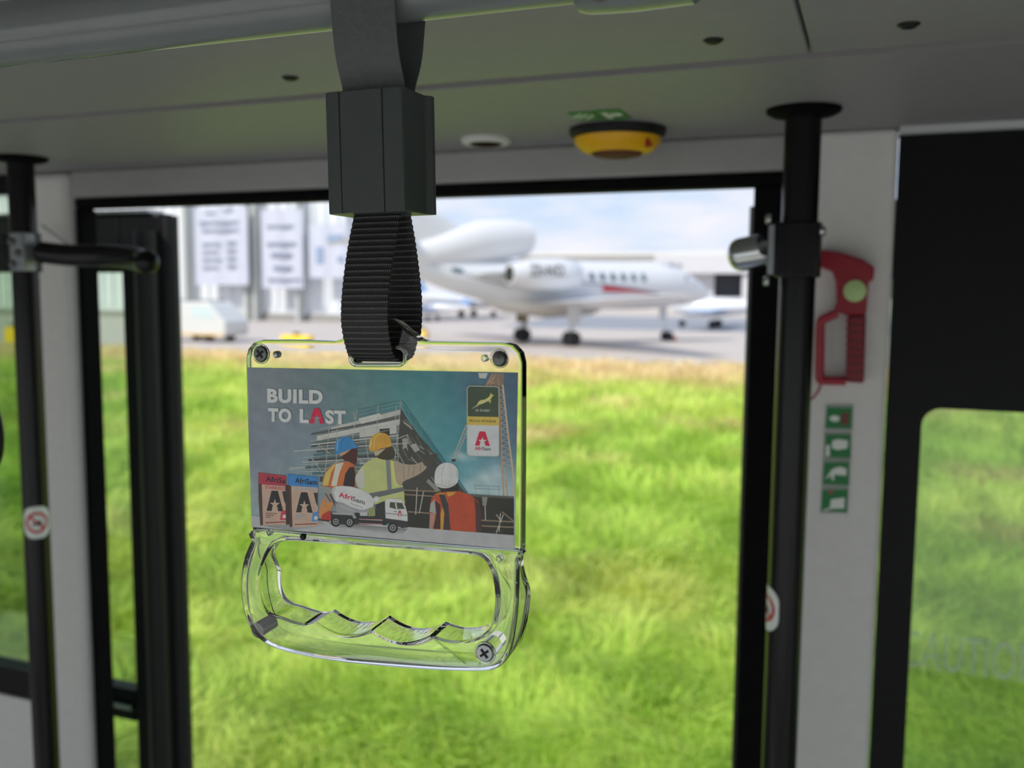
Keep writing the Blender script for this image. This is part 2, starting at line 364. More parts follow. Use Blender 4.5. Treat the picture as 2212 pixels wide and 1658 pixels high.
# ------------------------------------------------------------------ door poles with grab arms
PY = .98; PR = .0178; FLAT = mat('matt_black', (8, 8, 10), .8, noise=.1, spec=.1)
def pole(px, py, name_side, label, arm_pts, arm_r, clamp_px, armmat):
    f = atz(px, py, SOF); x, y = f.x, PY
    t = thing('grab_pole', (x, y, FLOOR), label, 'pole', 'black grab poles beside the door')
    obj('tube', MB().tube([(x, y, FLOOR), (x, y, SOF-.003)], PR, 36), POLE, t)
    obj('ceiling_flange', MB().lathe([(.036, 0), (.036, -.003), (.031, -.006), (.0195, -.008)], (x, y, SOF-.0002), (0, 0, 1), 40), FLAT, t)
    obj('floor_flange', MB().lathe([(.036, 0), (.036, .003), (.031, .006), (.0195, .008)], (x, y, FLOOR), (0, 0, 1), 40), POLE, t)
    cz = aty(clamp_px[0], clamp_px[1], PY).z; ch = .0275
    s = 1 if name_side == 'L' else -1
    cb = obj('clamp', MB().lathe([(.0183, -ch), (.0222, -ch), (.0222, ch), (.0183, ch)], (x, y, cz), (0, 0, 1), 36).obox((x, y-.011, cz), ((1,0,0),(0,1,0),(0,0,1)), (.021, .0095, ch*.97)), POLE, t, bevel=.002)
    CAST = mat('cast_clamp', (142, 144, 150), .4, .5, noise=.12, nscale=120)
    if s > 0: pls = [((.0225, -.013, 0), (.0035, .0095, ch*.97)), ((.0125, -.0225, 0), (.0125, .002, ch*.97))]; bolts = [((.006, -.0245, .014), (0, -1, 0)), ((.006, -.0245, -.017), (0, -1, 0)), ((.017, -.0245, -.002), (0, -1, 0))]
    else: pls = [((-.0245, -.004, 0), (.0032, .017, ch*.90))]; bolts = [((-.0275, -.006, .031), (-1, 0, 0)), ((-.0275, -.006, -.031), (-1, 0, 0)), ((.021, -.010, .018), (1, 0, 0))]
    for c_, h_ in pls: obj('clamp_plate', MB().obox((x+c_[0], y+c_[1], cz+c_[2]), ((1,0,0),(0,1,0),(0,0,1)), h_), CAST, cb, bevel=.0015)
    for c_, n_ in bolts: obj('bolt', MB().lathe([(.0052, 0), (.0052, .003), (.0036, .005), (.0, .0055)], (x+c_[0], y+c_[1], cz+c_[2]), n_, 20), DSTEEL if s > 0 else CHROME, cb)
    pts = smooth_poly([tuple(a) for a in arm_pts], 8, False)
    rr = [arm_r]*len(pts)
    k = len(pts); end = Vector(pts[-1]); dr = (end-Vector(pts[-2])).normalized()
    for i in range(1, 6):
        a = i/5*math.pi/2; pts.append(tuple(end+dr*arm_r*math.sin(a)*.75)); rr.append(max(arm_r*math.cos(a), .0008))
    obj('grab_arm', MB().tube(pts, rr, 32), armmat, t)
    return t, x, y, cz
lpx = atz(55, 341, SOF).x; rpx = atz(1735, 232, SOF).x
az = aty(75, 545, PY).z
A0 = Vector((lpx+.034, PY, az)); 
tL = pole(55, 341, 'L', 'black vertical grab pole left of the door with a curved arm', [A0, aty(150, 551, PY), aty(230, 552, PY), aty(280, 556, PY-.01), aty(306, 563, PY-.022), aty(318, 566, PY-.035)], .0152, (75, 545), POLE)
tR = pole(1735, 232, 'R', 'black vertical grab pole right of the door beside the red hammer', [Vector((rpx-.032, PY, aty(1668, 536, PY).z)), aty(1650, 540, PY+.001), aty(1625, 545, PY+.003), aty(1600, 550, PY+.006)], .0172, (1735, 540), CHROME)

def pole_sticker(px, py, x, ang0, half, label, hh):
    """round-cornered no-smoking sticker wrapped on a pole"""
    zc = aty(px, py, PY-PR).z; R = PR+.0004
    t = thing('pole_sticker', (x, PY, zc), label, 'sticker', 'red and white warning stickers on the door poles')
    def P(a, b, k): th = ang0+a/R; return Vector((x+(R+k)*math.sin(th), PY-(R+k)*math.cos(th), zc+b))
    def patch(poly, k):
        mb = MB(); c = (sum(p[0] for p in poly)/len(poly), sum(p[1] for p in poly)/len(poly)); NR = 8; n = len(poly)
        vs = [P(c[0]+(p[0]-c[0])*q/NR, c[1]+(p[1]-c[1])*q/NR, k) for q in range(1, NR+1) for p in poly]+[P(c[0], c[1], k)]
        fs = [((q-1)*n+i, (q-1)*n+(i+1) % n, q*n+(i+1) % n, q*n+i) for q in range(1, NR) for i in range(n)]+[(n*NR, (i+1) % n, i) for i in range(n)]
        return mb.add(vs, fs)
    def ring(r0_, r1_, k, n=40):
        mb = MB(); vs = [P(rr*math.cos(2*math.pi*i/n), rr*math.sin(2*math.pi*i/n), k) for rr in (r0_, r1_) for i in range(n)]
        return mb.add(vs, [(i, (i+1) % n, n+(i+1) % n, n+i) for i in range(n)])
    obj('backing', patch(rrect(-half, -hh, half, hh, half*.8, 8), 0), WHITE, t)
    obj('red_ring', ring(half*.58, half*.78, .0003), SREDM, t)
    b = MB(); q = half*.62
    vs = [P(-q*.75+dx+(q*1.5)*i/8, q*.75-dx*0-(q*1.5)*i/8+dx, .0005) for i in range(9) for dx in (-.0012, .0012)]
    b.add(vs, [(2*i, 2*i+1, 2*i+3, 2*i+2) for i in range(8)]); obj('red_bar', b, SREDM, t)
    obj('black_symbol', patch([(-q*.5, -q*.35), (q*.5, -q*.35), (q*.5, -q*.1), (q*.3, q*.35), (q*.1, 0), (-q*.5, -q*.1)], .0006), RUBBER, t)
pole_sticker(88, 1133, lpx, math.radians(8+44), .020, 'red ringed warning sticker wrapped on the left grab pole', .0235)
pole_sticker(1662, 1320, rpx, math.radians(-74), .019, 'red ringed warning sticker wrapped on the right grab pole', .0235)

# thin wire by the left pole
a = aty(90, 486, WY-.02); b = aty(148, 528, WY-.012)
tag(obj('support_wire', MB().tube([a, b], .0016, 8), STEEL), 'thin steel stay running down to the left grab arm', 'wire')

# ------------------------------------------------------------------ red emergency hammer and safety stickers on the right pillar
HY = WY-.012
RED = mat('hammer_red', (140, 16, 36), .38, noise=.08, nscale=60); RED2 = mat('hammer_red_light', (160, 44, 60), .35, noise=.05)
t = thing('rescue_hammer', aty(1820, 825, HY), 'red plastic emergency hammer in its holder on the white pillar', 'hammer')
def hz(mx, my): return (1700+mx/2.6308, 500+my/2.6317)         # zoomed crop -> photo pixels
def hp(poly, d0, d1, mm, name, bevel=.002):
    mb = MB(); mb.prism([hz(*q) for q in poly], lambda a, b, d: aty(a, b, HY)+Vector((0, d, 0)), d0, d1)
    return obj(name, mb, mm, t, bevel=bevel)
hp([(190, 105), (300, 120), (430, 160), (498, 205), (490, 280), (465, 285), (450, 470), (340, 475), (320, 462), (285, 462), (270, 440), (285, 400), (280, 290), (262, 230), (190, 205)], -.020, .010, RED, 'hammer_head', .004)
hp([(345, 476), (450, 472), (438, 855), (335, 848)], -.016, .010, mat('hammer_red_dark', (112, 10, 28), .42, noise=.06), 'grip')
g = MB()
for k in range(8):
    yy = 500+k*43; g.prism([hz(338, yy), hz(432, yy+2), hz(432, yy+12), hz(336, yy+10)], lambda a, b, d: aty(a, b, HY)+Vector((0, d, 0)), -.0175, -.0162)
obj('grip_ribs', g, RED, t)
path = [(285, 462), (225, 490), (198, 505), (190, 545), (188, 650), (186, 790), (188, 835), (205, 845), (335, 848)]
obj('guard_bow', MB().tube([aty(*hz(*q), HY-.004) for q in smooth_poly(path, 5, False)], .0052, 14), RED2, t)
obj('hammer_tip', MB().tube([aty(*hz(180, 160), HY-.004), aty(*hz(270, 165), HY-.004)], [.005, .007], 16), DSTEEL, t)
c = aty(*hz(386, 338), HY-.0205)
obj('glow_disc', MB().lathe([(.0118, 0), (.0118, .0018), (.0105, .0024)], c, (0, -1, 0), 32), mat('glow_disc', (178, 205, 140), .4, noise=.05), t)
obj('security_cord', MB().tube([aty(*hz(200, 848), HY), aty(*hz(178, 905), HY), aty(*hz(140, 955), HY)], .0014, 8), RED, t)

stk = [((228, 1000), (372, 1000), (366, 1120), (220, 1115)), ((220, 1152), (362, 1152), (360, 1286), (214, 1280)), ((212, 1312), (354, 1310), (350, 1440), (205, 1432)), ((204, 1468), (346, 1466), (340, 1594), (196, 1585))]
names = ['topmost of four green safety stickers below the red hammer, with a reddish block', 'second from top of four green safety stickers, below the topmost', 'third from top of four green safety stickers on the white pillar', 'lowest of four green safety stickers, with a tiny red mark']
SY = WY-.0035
for i, q in enumerate(stk):
    t = thing('safety_sticker', aty(*hz(*q[3]), SY), names[i], 'sticker', 'green safety instruction stickers on the pillar')
    def sp(poly, d, mm, name):
        return obj(name, MB().prism([hz(*z) for z in poly], lambda a, b, dd: aty(a, b, SY)+Vector((0, dd, 0)), d-.0003, d), mm, t)
    x0, x1 = q[3][0]+4, q[1][0]-4; y0, y1 = q[0][1], q[2][1]
    sp([(q[0][0]-6, y0-16), (q[1][0]+4, y0-16), (q[2][0]+4, y1+6), (q[3][0]-6, y1+6)], .0, mat('sticker_border', (150, 160, 150), .5, noise=.03), 'border')
    sp(q, -.0006, GREEN, 'green_field')
    if i == 0:
        sp([(x0+88, y0+30), (x0+128, y0+26), (x0+124, y0+96), (x0+84, y0+100)], -.0011, mat('brick_red', (120, 60, 50), .5, noise=.05), 'red_block')
        sp([(x0+12, y0+60), (x0+40, y0+42), (x0+75, y0+50), (x0+72, y0+76), (x0+40, y0+80)], -.0012, WHITE, 'white_hand')
    elif i == 1:
        sp([(x0+40, y0+36), (x0+72, y0+26), (x0+128, y0+34), (x0+126, y0+78), (x0+70, y0+88), (x0+36, y0+76)], -.0012, WHITE, 'white_hand')
        sp([(x0+4, y0+60), (x0+24, y0+60), (x0+26, y0+120), (x0+2, y0+126)], -.0012, WHITE, 'white_bar')
    elif i == 2:
        sp([(x0+4, y0+96), (x0+50, y0+36), (x0+92, y0+22), (x0+130, y0+34), (x0+128, y0+74), (x0+60, y0+66), (x0+58, y0+100), (x0+46, y0+100), (x0+42, y0+72)], -.0012, WHITE, 'white_hand')
    else:
        sp([(x0+50, y0+52), (x0+128, y0+42), (x0+126, y0+104), (x0+60, y0+104), (x0+8, y0+118), (x0+8, y0+110), (x0+44, y0+100)], -.0012, WHITE, 'white_hand')
        sp([(x0+34, y0+4), (x0+64, y0+4), (x0+48, y0+26)], -.0012, SREDM, 'red_arrow')

# ------------------------------------------------------------------ CAUTION lettering on the right window
mm = bpy.data.materials.new('etched_letters'); mm.use_nodes = True; nt = mm.node_tree
tr = nt.nodes.new('ShaderNodeBsdfTransparent'); ms = nt.nodes.new('ShaderNodeMixShader'); ms.inputs[0].default_value = .42
b_ = nt.nodes['Principled BSDF']; b_.inputs['Base Color'].default_value = lin((220, 220, 235))+(1,)
tl = nt.nodes.new('ShaderNodeBsdfTranslucent'); tl.inputs[0].default_value = (.8, .8, .86, 1); m2_ = nt.nodes.new('ShaderNodeMixShader'); nt.links.new(b_.outputs[0], m2_.inputs[1]); nt.links.new(tl.outputs[0], m2_.inputs[2])
nt.links.new(tr.outputs[0], ms.inputs[1]); nt.links.new(m2_.outputs[0], ms.inputs[2]); nt.links.new(ms.outputs[0], nt.nodes['Material Output'].inputs[0])
CY = WY+.018
a = aty(1987, 1441, CY); b = aty(2197, 1463, CY); hgt = aty(2090, 1372, CY).z-aty(2090, 1452, CY).z
vs, fs = text_mesh('CAUTION', .0)
tv, tf = text_mesh('AUTIO', .0)
wd = (b.x-a.x); per = wd/.70; x0 = a.x-per*.145
tag(obj('window_lettering', MB().add([(x0+v[0]*per, CY-.0004, a.z+v[1]*hgt) for v in vs], fs), mm, smooth=False), 'pale see-through CAUTION lettering on the right window pane', 'lettering')

# ------------------------------------------------------------------ the grip in the foreground: its own frame
d1 = (RT*(-4713-1106) - UP*(695-829) + fwd*F).normalized()*-1      # to the right along the grip
d2 = (RT*(970-1106) - UP*(19400-829) + fwd*F).normalized()*-1       # up the grip
E1 = d1; EN = d1.cross(d2).normalized(); E2 = EN.cross(E1).normalized()
if EN.dot(fwd) > 0: EN = -EN; 
EN = E1.cross(E2).normalized()
if EN.dot(fwd) > 0: raise RuntimeError('normal')
def plane_pt(px, py, P0, n): d = ray(px, py); t = (P0-EYE).dot(n)/d.dot(n); return EYE+d*t
GP = EYE+ray(830, 980)*(.395/F)
wpx = (plane_pt(1118, 990, GP, EN)-plane_pt(538, 990, GP, EN)).length
GP = EYE+(GP-EYE)*(.118/wpx)
def g2(px, py, dep=0.):                           # photo pixel -> (a, b) on the grip plane set back by dep
    P = plane_pt(px, py, GP-EN*dep, EN); q = P-GP; return (q.dot(E1), q.dot(E2))
def G(a, b, dep=0.): return GP+E1*a+E2*b-EN*dep    # dep > 0 is away from the viewer

SX, SYY = g2(820, 400)[0], 0
root = thing('hanging_strap_handle', G(g2(820, 150)[0], g2(820, 150)[1]), 'clear plastic hand grip with advert card hanging on a black webbing strap', 'strap handle')

# panel: thin clear slab with the slot
PT = .0065
outl = [(548, 1140), (541, 1000), (536, 860), (534.5, 775), (538, 757), (548, 744), (566, 738.5), (640, 738.5), (724, 741.5), (740, 736), (768, 716), (790, 698), (805, 693), (838, 693), (855, 699), (880, 720), (905, 739), (920, 742), (1000, 743.5), (1085, 745), (1104, 750), (1117, 764), (1122, 784), (1122, 880), (1121.5, 1000), (1120, 1186)]
outl = [g2(*q) for q in outl]
slot = [g2(*q) for q in rrect(757, 750, 875, 789, 15)]
vs, fs = curve_mesh([outl, slot], extrude=PT/2-.0009, bevel=.0009)
cpn = obj('clear_panel', MB().add([G(v.x, v.y, PT/2-v.z) for v in vs], fs), CLEAR, root, fix=True)
wn = cpn.modifiers.new('wn', 'WEIGHTED_NORMAL'); wn.keep_sharp = True
# slot eyelet lip
lip = [g2(*q) for q in rrect(757, 750, 875, 789, 15)]
obj('slot_rim', MB().tube([G(p[0], p[1], -.0002) for p in lip], .0007, 8, closed=True), CLEAR, root)

# handle ring: hollow clear shell, scalloped inside
outer = smooth_poly([(547.5, 1145), (540, 1170), (526, 1205), (518.5, 1250), (521, 1300), (533, 1345), (556, 1378), (590, 1399), (650, 1416), (740, 1431), (850, 1442), (960, 1449), (1040, 1450), (1073, 1444), (1094, 1425), (1106, 1395), (1114, 1350), (1119, 1300), (1121, 1250), (1121, 1210), (1119.5, 1191), (1000, 1182), (850, 1170.5), (700, 1157.5)], 6)
inner = smooth_poly([(590, 1177), (573, 1205), (560, 1245), (561, 1290), (573, 1318), (590, 1330), (607, 1335), (640, 1346), (664, 1350)], 4, False)
def scal(x0, y0, x1, y1, dip): return [(x0+(x1-x0)*t/10, y0+(y1-y0)*t/10+dip*math.sin(math.pi*t/10)**.9) for t in range(0, 11)]
inner = inner[:-1]+[(664, 1350), (681, 1344)]+scal(681, 1344, 803, 1358, 21)[1:]+scal(803, 1358, 927, 1373, 21)[1:]+scal(927, 1373, 1040, 1372, 14)[1:-1]+smooth_poly([(1040, 1372), (1056, 1357), (1064, 1330), (1068, 1288), (1062, 1245), (1050, 1216), (1036, 1203), (1015, 1198)], 4, False)+[(900, 1188), (750, 1177), (640, 1169), (610, 1168)]
outer = [g2(*q) for q in outer]; inner = [g2(*q) for q in inner]
cc = g2(820, 1290)
def polar(poly, ang):
    dx, dy = math.cos(ang), math.sin(ang); best = None
    for i in range(len(poly)):
        a = poly[i]; b = poly[(i+1) % len(poly)]; ex, ey = b[0]-a[0], b[1]-a[1]; det = dx*(-ey)+ex*dy
        if abs(det) < 1e-12: continue
        qx, qy = a[0]-cc[0], a[1]-cc[1]; t = (qx*(-ey)+ex*qy)/det; u = (dx*qy-dy*qx)/det
        if t > 0 and -1e-9 <= u <= 1+1e-9: best = t if best is None else max(best, t)
    return (cc[0]+dx*best, cc[1]+dy*best)
NA = 420; HD = .0175
angs = sorted(set([2*math.pi*i/NA for i in range(NA)]+[math.atan2(g2(*q)[1]-cc[1], g2(*q)[0]-cc[0]) % (2*math.pi) for q in ((681, 1344), (803, 1358), (927, 1373))]))
PO = [polar(outer, a) for a in angs]; PI_ = [polar(inner, a) for a in angs]; NA = len(angs)
def section(o, i, inset, rad, d0, d1, nseg=4):
    wv = (Vector(i)-Vector(o)); W_ = wv.length; wv.normalize(); x0, x1 = inset, W_-inset
    if x1-x0 < 2.05*rad: mid = (x0+x1)/2; x0, x1 = mid-1.03*rad, mid+1.03*rad
    out = []
    for (cx, cd, a0) in ((x1-rad, d1-rad, 0), (x0+rad, d1-rad, 90), (x0+rad, d0+rad, 180), (x1-rad, d0+rad, 270)):
        for k in range(nseg+1):
            a = math.radians(a0+90*k/nseg); xx = cx+rad*math.cos(a); dd = cd+rad*math.sin(a); p = Vector(o)+wv*xx; out.append(G(p.x, p.y, dd))
    return out
_by0, _by1 = g2(820, 1200)[1], g2(820, 1290)[1]
def hdepth(o): t = min(1, max(0, (_by0-o[1])/(_by0-_by1))); return PT+(HD-PT)*t*t*(3-2*t)
def ringmesh(inset, rad, d0, d1, flip):
    vs = []; 
    for o, i in zip(PO, PI_): vs += section(o, i, inset, rad, d0, hdepth((o[0], (o[1]+i[1])/2))-d0)
    k = len(vs)//NA
    fs = [(a*k+j, ((a+1) % NA)*k+j, ((a+1) % NA)*k+(j+1) % k, a*k+(j+1) % k) for a in range(NA) for j in range(k)]
    if flip: fs = [f[::-1] for f in fs]
    return vs, fs
vs, fs = ringmesh(0, .0012, 0, HD, False)
# orient outward: check one face
f0 = fs[len(fs)//2]; 
def outward(vs, fs):
    cen = sum((v for v in vs), Vector())/len(vs); s = 0
    vol = 0
    for f in fs:
        a = vs[f[0]]-cen
        for q in range(1, len(f)-1): vol += a.dot((vs[f[q]]-cen).cross(vs[f[q+1]]-cen))
    return vol > 0
if not outward(vs, fs): fs = [f[::-1] for f in fs]
rm = MB().add(vs, fs)
vs2, fs2 = ringmesh(.0019, .0008, .0019, HD-.0019, False)
if outward(vs2, fs2): fs2 = [f[::-1] for f in fs2]
rm.add(vs2, fs2)
hr = obj('handle_ring', rm, CLEAR, root, fix=False)

# screws, recesses and pins
def screw(px, py, rpx_, dep, label=None, dark=False):
    a, b = g2(px, py, dep); r = rpx_*.118/581
    s = obj('screw', MB().lathe([(r, -.0012), (r, .0001), (r*.86, .0009), (r*.30, .0010)], G(a, b, dep), EN, 32), DSTEEL if dark else STEEL, root)
    if label: s['label'] = label
    cr_ = MB()
    for k in range(4):
        an = math.radians(38+90*k); u = E1*math.cos(an)+E2*math.sin(an); v = EN.cross(u)
        cr_.obox(G(a, b, dep)+EN*.00105+u*r*.30, (u, v, EN), (r*.27, r*.13, .00012))
    cr_.obox(G(a, b, dep)+EN*.00106, (E1, E2, EN), (r*.2, r*.2, .00012))
    obj('cross_recess', cr_, RUBBER, s)
    rg = MB().tube([G(a, b, dep)+(E1*math.cos(2*math.pi*k/32)+E2*math.sin(2*math.pi*k/32))*r*1.12 for k in range(32)], .0004, 8, closed=True)
    obj('counterbore', rg, CLEAR, s)
screw(564, 764, 16.5, -.0004, dark=True)
screw(1048, 1409, 18, -.0008)
def pin(px, py, r, dep, mm, name='pin', ln=.003):
    a, b = g2(px, py, dep); r = r*.118/581
    obj(name, MB().lathe([(r, -ln), (r, 0), (r*.7, r*.5), (0.0, r*.62)], G(a, b, dep), EN, 24), mm, root)
pin(596, 765.5, 7, -.0003, STEEL); pin(1046, 773.5, 6.5, -.0003, CLEAR); pin(1080, 775, 15, -.0003, DSTEEL, 'rear_screw', .0005)
for k, rr_ in ((0, 17), (1, 12.5)):
    a, b = g2(1080, 773); r = rr_*.118/581
    obj('recess_rim', MB().tube([G(a, b, -.0006)+(E1*math.cos(2*math.pi*q/36)+E2*math.sin(2*math.pi*q/36))*r for q in range(36)], .00035, 8, closed=True), CLEAR, root)
pin(580, 1151, 6, -.0002, CLEAR); pin(1077, 1207, 6, -.0002, CLEAR); pin(654, 1159, 6.5, -.0002, RUBBER, 'dark_pin', .001)
# screw bosses inside the hollow ring
a, b = g2(1048, 1409); obj('boss', MB().lathe([(.0036, -HD+.0022), (.0036, -.0022)], G(a, b), EN, 24), CLEAR, root)
a, b = g2(556, 1362, .004); bs = obj('boss', MB().lathe([(.0034, -HD+.0065), (.0034, -.0005)], G(a, b, .004), EN, 24), DSTEEL, root); bs['label'] = 'dark metal screw boss'

# ------------------------------------------------------------------ advert card art (flat printed shapes, one mesh)
KA = 2.35                                        # print colours are measured in the photo's light and scaled back to paper albedo
CD = -.0004
def cpx(x, y): return (500+x/3.2515, 680+y/3.2515)
art = MB(); layer = [0]
def col(c, k=1.): return tuple(min(.92, v*KA*k) for v in lin(c))
def cpt(x, y, lay=None):
    dep = CD-.0000015*(layer[0] if lay is None else lay); a, b = g2(*cpx(x, y), CD); return G(a, b, dep)
def poly(pts, c, sm=0):
    layer[0] += 1
    if sm: pts = smooth_poly(pts, sm)
    vv, ff = curve_mesh([pts]) if len(pts) > 4 else ([Vector((p[0], p[1], 0)) for p in pts], [tuple(range(len(pts)))])
    art.add([cpt(v.x, v.y) for v in vv], ff, col(c))
def gpoly(pts, cs):                              # quad with a colour at each corner
    layer[0] += 1; art.add([cpt(*p) for p in pts], [tuple(range(len(pts)))]); art.c.append([col(c) for c in cs])
def line(x0, y0, x1, y1, wd, c):
    d = math.hypot(x1-x0, y1-y0) or 1; nx, ny = -(y1-y0)/d*wd/2, (x1-x0)/d*wd/2
    art.add([cpt(x0+nx, y0+ny), cpt(x1+nx, y1+ny), cpt(x1-nx, y1-ny), cpt(x0-nx, y0-ny)], [(0, 1, 2, 3)], col(c))
def pl(pts, wd, c):
    layer[0] += 1
    for a, b in zip(pts[:-1], pts[1:]): line(*a, *b, wd, c)
def lines(ls, wd, c):
    layer[0] += 1
    for q in ls: line(*q, wd, c)
def disc(x, y, rx_, ry_, c, n=24): poly([(x+rx_*math.cos(2*math.pi*k/n), y+ry_*math.sin(2*math.pi*k/n)) for k in range(n)], c)
def T(s, x0, y0, x1, y1, cap, c, bold=.0, shear=0.):      # baseline from (x0,y0) to (x1,y1), cap height
    layer[0] += 1; vs, fs = text_mesh(s, bold, shear); d = math.hypot(x1-x0, y1-y0); ux, uy = (x1-x0)/d, (y1-y0)/d
    art.add([cpt(x0+ux*v[0]*d+uy*v[1]*cap*.0, y0+uy*v[0]*d-v[1]*cap) for v in vs], fs, col(c))
def alogo(x0, y0, x1, y1, c, back, sl=0.):
    W_, H_ = x1-x0, y1-y0
    def q(u, v): return (x0+u*W_, y0+v*H_+sl*u*W_)
    poly([q(.30, 0), q(.68, 0), q(1, 1), q(0, 1)], c)
    st = []
    for k in range(10):
        a = math.radians(-90+36*k); r = .31 if k % 2 == 0 else .12; st.append(q(.5+r*math.cos(a), .68+r*.92*math.sin(a)))
    poly(st, back)
    poly([q(.40, .76), q(.60, .76), q(.70, 1.012), q(.30, 1.012)], back)
# background: printed sky, a fine grid with a colour per corner
TLc, TRc, BRc, BLc = (112, 368), (2012, 404), (1988, 1645), (140, 1487)
def bil(u, v): return tuple(TLc[k]*(1-u)*(1-v)+TRc[k]*u*(1-v)+BRc[k]*u*v+BLc[k]*(1-u)*v for k in (0, 1))
KEY = [((150, 400), (104, 111, 118)), ((150, 900), (104, 111, 122)), ((150, 1400), (122, 134, 138)), ((600, 400), (92, 104, 108)), ((600, 800), (98, 108, 118)), ((560, 1050), (104, 122, 130)), ((900, 420), (70, 103, 106)), ((900, 600), (86, 112, 114)), ((1250, 420), (56, 96, 102)), ((1250, 560), (72, 122, 122)), ((1500, 500), (58, 104, 112)), ((1500, 800), (62, 118, 126)), ((1750, 440), (66, 88, 104)), ((1950, 500), (66, 86, 104)), ((1950, 900), (72, 94, 112)), ((1620, 900), (60, 116, 128)), ((1600, 1150), (84, 134, 142)), ((1850, 1230), (150, 166, 170)), ((1300, 800), (84, 128, 130))]
def fieldc(x, y):
    w_ = [math.exp(-((x-k[0][0])**2+(y-k[0][1])**2)/(2*150.**2))+1e-9 for k in KEY]; s = sum(w_)
    c = [sum(wi*k[1][d] for wi, k in zip(w_, KEY))/s for d in range(3)]
    def blob(cx, cy, sx, sy, amt):
        g_ = amt*math.exp(-(((x-cx)/sx)**2+((y-cy)/sy)**2)**1.6)*(0.75+.25*math.sin(x*.045+y*.03)*math.sin(y*.06-x*.02))
        for d, tv_ in enumerate((168, 176, 180)): c[d] += (tv_-c[d])*max(0, g_)
    blob(1625, 1000, 85, 28, .75); blob(1590, 975, 40, 18, .5); blob(1790, 1150, 85, 60, .75); blob(1680, 1200, 60, 45, .65); blob(1870, 1100, 60, 50, .4); blob(1760, 1235, 150, 24, .6)
    nz = 3.0*math.sin(x*.031+math.sin(y*.02)*2)*math.sin(y*.027+x*.006)
    return [v+nz for v in c]
GN, GM = 90, 60; vg = []; cg = []
for j in range(GM+1):
    for i in range(GN+1):
        x_, y_ = bil(i/GN, j/GM); vg.append(cpt(x_, y_, 0)); cg.append(col(fieldc(x_, y_)))
o_ = len(art.v); art.v += vg
for j in range(GM):
    for i in range(GN):
        a = j*(GN+1)+i; q = (a, a+1, a+GN+2, a+GN+1); art.f.append(tuple(o_+k for k in q)); art.c.append([cg[k] for k in q])
# crane
TAN = (150, 120, 92); TANL = (172, 146, 120)
poly([(1733, 407), (1800, 408), (1786, 446), (1742, 444)], (160, 160, 158))
poly([(1828, 408), (1915, 410), (1908, 500), (1880, 500), (1850, 520), (1780, 500)], (112, 98, 88))
lines([(1835, 415, 1785, 500), (1858, 415, 1812, 505), (1870, 440, 1880, 500), (1790, 495, 1850, 430), (1800, 470, 1850, 480)], 6, TAN)
pl([(1880, 500), (1895, 900), (1919, 1432)], 11, TAN); pl([(1905, 490), (1945, 850), (1982, 1142), (1978, 1275)], 11, TANL)
pl([(1928, 1150), (1952, 1432)], 8, TAN)
for k in range(22):
    y_ = 520+k*40; xl = 1880+(y_-500)*.042; xr = 1905+(y_-490)*.117; xr2 = min(1905+(y_+30-490)*.117, 1980) if y_ < 1100 else 1932+(y_-1150)*.08
    lines([(xl, y_, xr2, y_+20), (xr2, y_+20, xl+2, y_+40)], 4, (158, 140, 122))
pl([(1650, 770), (1548, 1022)], 7, (146, 138, 128)); pl([(1668, 790), (1572, 1020)], 5, (150, 142, 134))
for k in range(11): line(1650-k*9.2, 775+k*22.5, 1660-k*9.2, 798+k*22.5, 3, (160, 152, 144))
poly([(1545, 1012), (1576, 1010), (1572, 1030), (1548, 1030)], (50, 52, 54))
# building under scaffolding
poly([(640, 830), (860, 745), (1195, 655), (1190, 760), (1180, 1090), (900, 1130), (640, 1120), (600, 1080), (640, 960), (590, 890)], (84, 92, 92))
for (xa, ya, xb, yb, h, c) in ((700, 790, 1192, 662, 34, (152, 152, 148)), (560, 830, 1195, 708, 14, (70, 72, 70)), (600, 848, 1192, 730, 36, (160, 160, 156)), (560, 900, 900, 858, 30, (60, 62, 60)), (560, 905, 1180, 840, 10, (150, 152, 150)), (900, 800, 1160, 770, 60, (158, 158, 154)), (1040, 800, 1112, 795, 50, (40, 44, 44)),
        (600, 940, 1185, 880, 26, (66, 70, 70)), (440, 952, 1185, 896, 9, (140, 144, 142)), (580, 975, 1180, 930, 26, (64, 92, 96)), (540, 1012, 1180, 965, 26, (58, 62, 62)), (500, 1030, 1180, 990, 8, (146, 148, 146)), (410, 1070, 1000, 1030, 10, (140, 146, 146)), (520, 1062, 900, 1040, 18, (66, 82, 86)), (560, 1100, 1000, 1075, 22, (60, 86, 92)), (470, 1098, 900, 1090, 6, (138, 146, 148)), (620, 1135, 760, 1130, 36, (58, 62, 64))):
    poly([(xa, ya), (xb, yb), (xb, yb+h), (xa, ya+h)], c)
poly([(890, 728), (1040, 690), (1065, 718), (915, 765)], (164, 164, 160))
poly([(1190, 655), (1238, 735), (1330, 860), (1420, 960), (1500, 1060), (1650, 1250), (1640, 1262), (1200, 1255), (1160, 1160), (1160, 980), (1180, 800)], (58, 58, 55))
for k in range(26):
    x_ = 1190+rng.random()*300; y_ = 700+(x_-1190)*1.05+rng.random()*260
    if y_ > 1230: continue
    g_ = int(70+rng.random()*90); lines([(x_, y_, x_+30+rng.random()*50, y_+20+rng.random()*70)], 3+rng.random()*4, (g_, g_, g_-4))
poly([(1255, 915), (1295, 900), (1325, 945), (1290, 965)], (138, 138, 134)); poly([(1200, 870), (1230, 860), (1236, 930), (1206, 940)], (128, 128, 122)); poly([(1385, 1150), (1470, 1235), (1440, 1240), (1370, 1170)], (120, 118, 114))
lines([(880, 668, 1197, 598), (886, 690, 1197, 622), (900, 712, 1195, 645)], 4, (62, 92, 98))
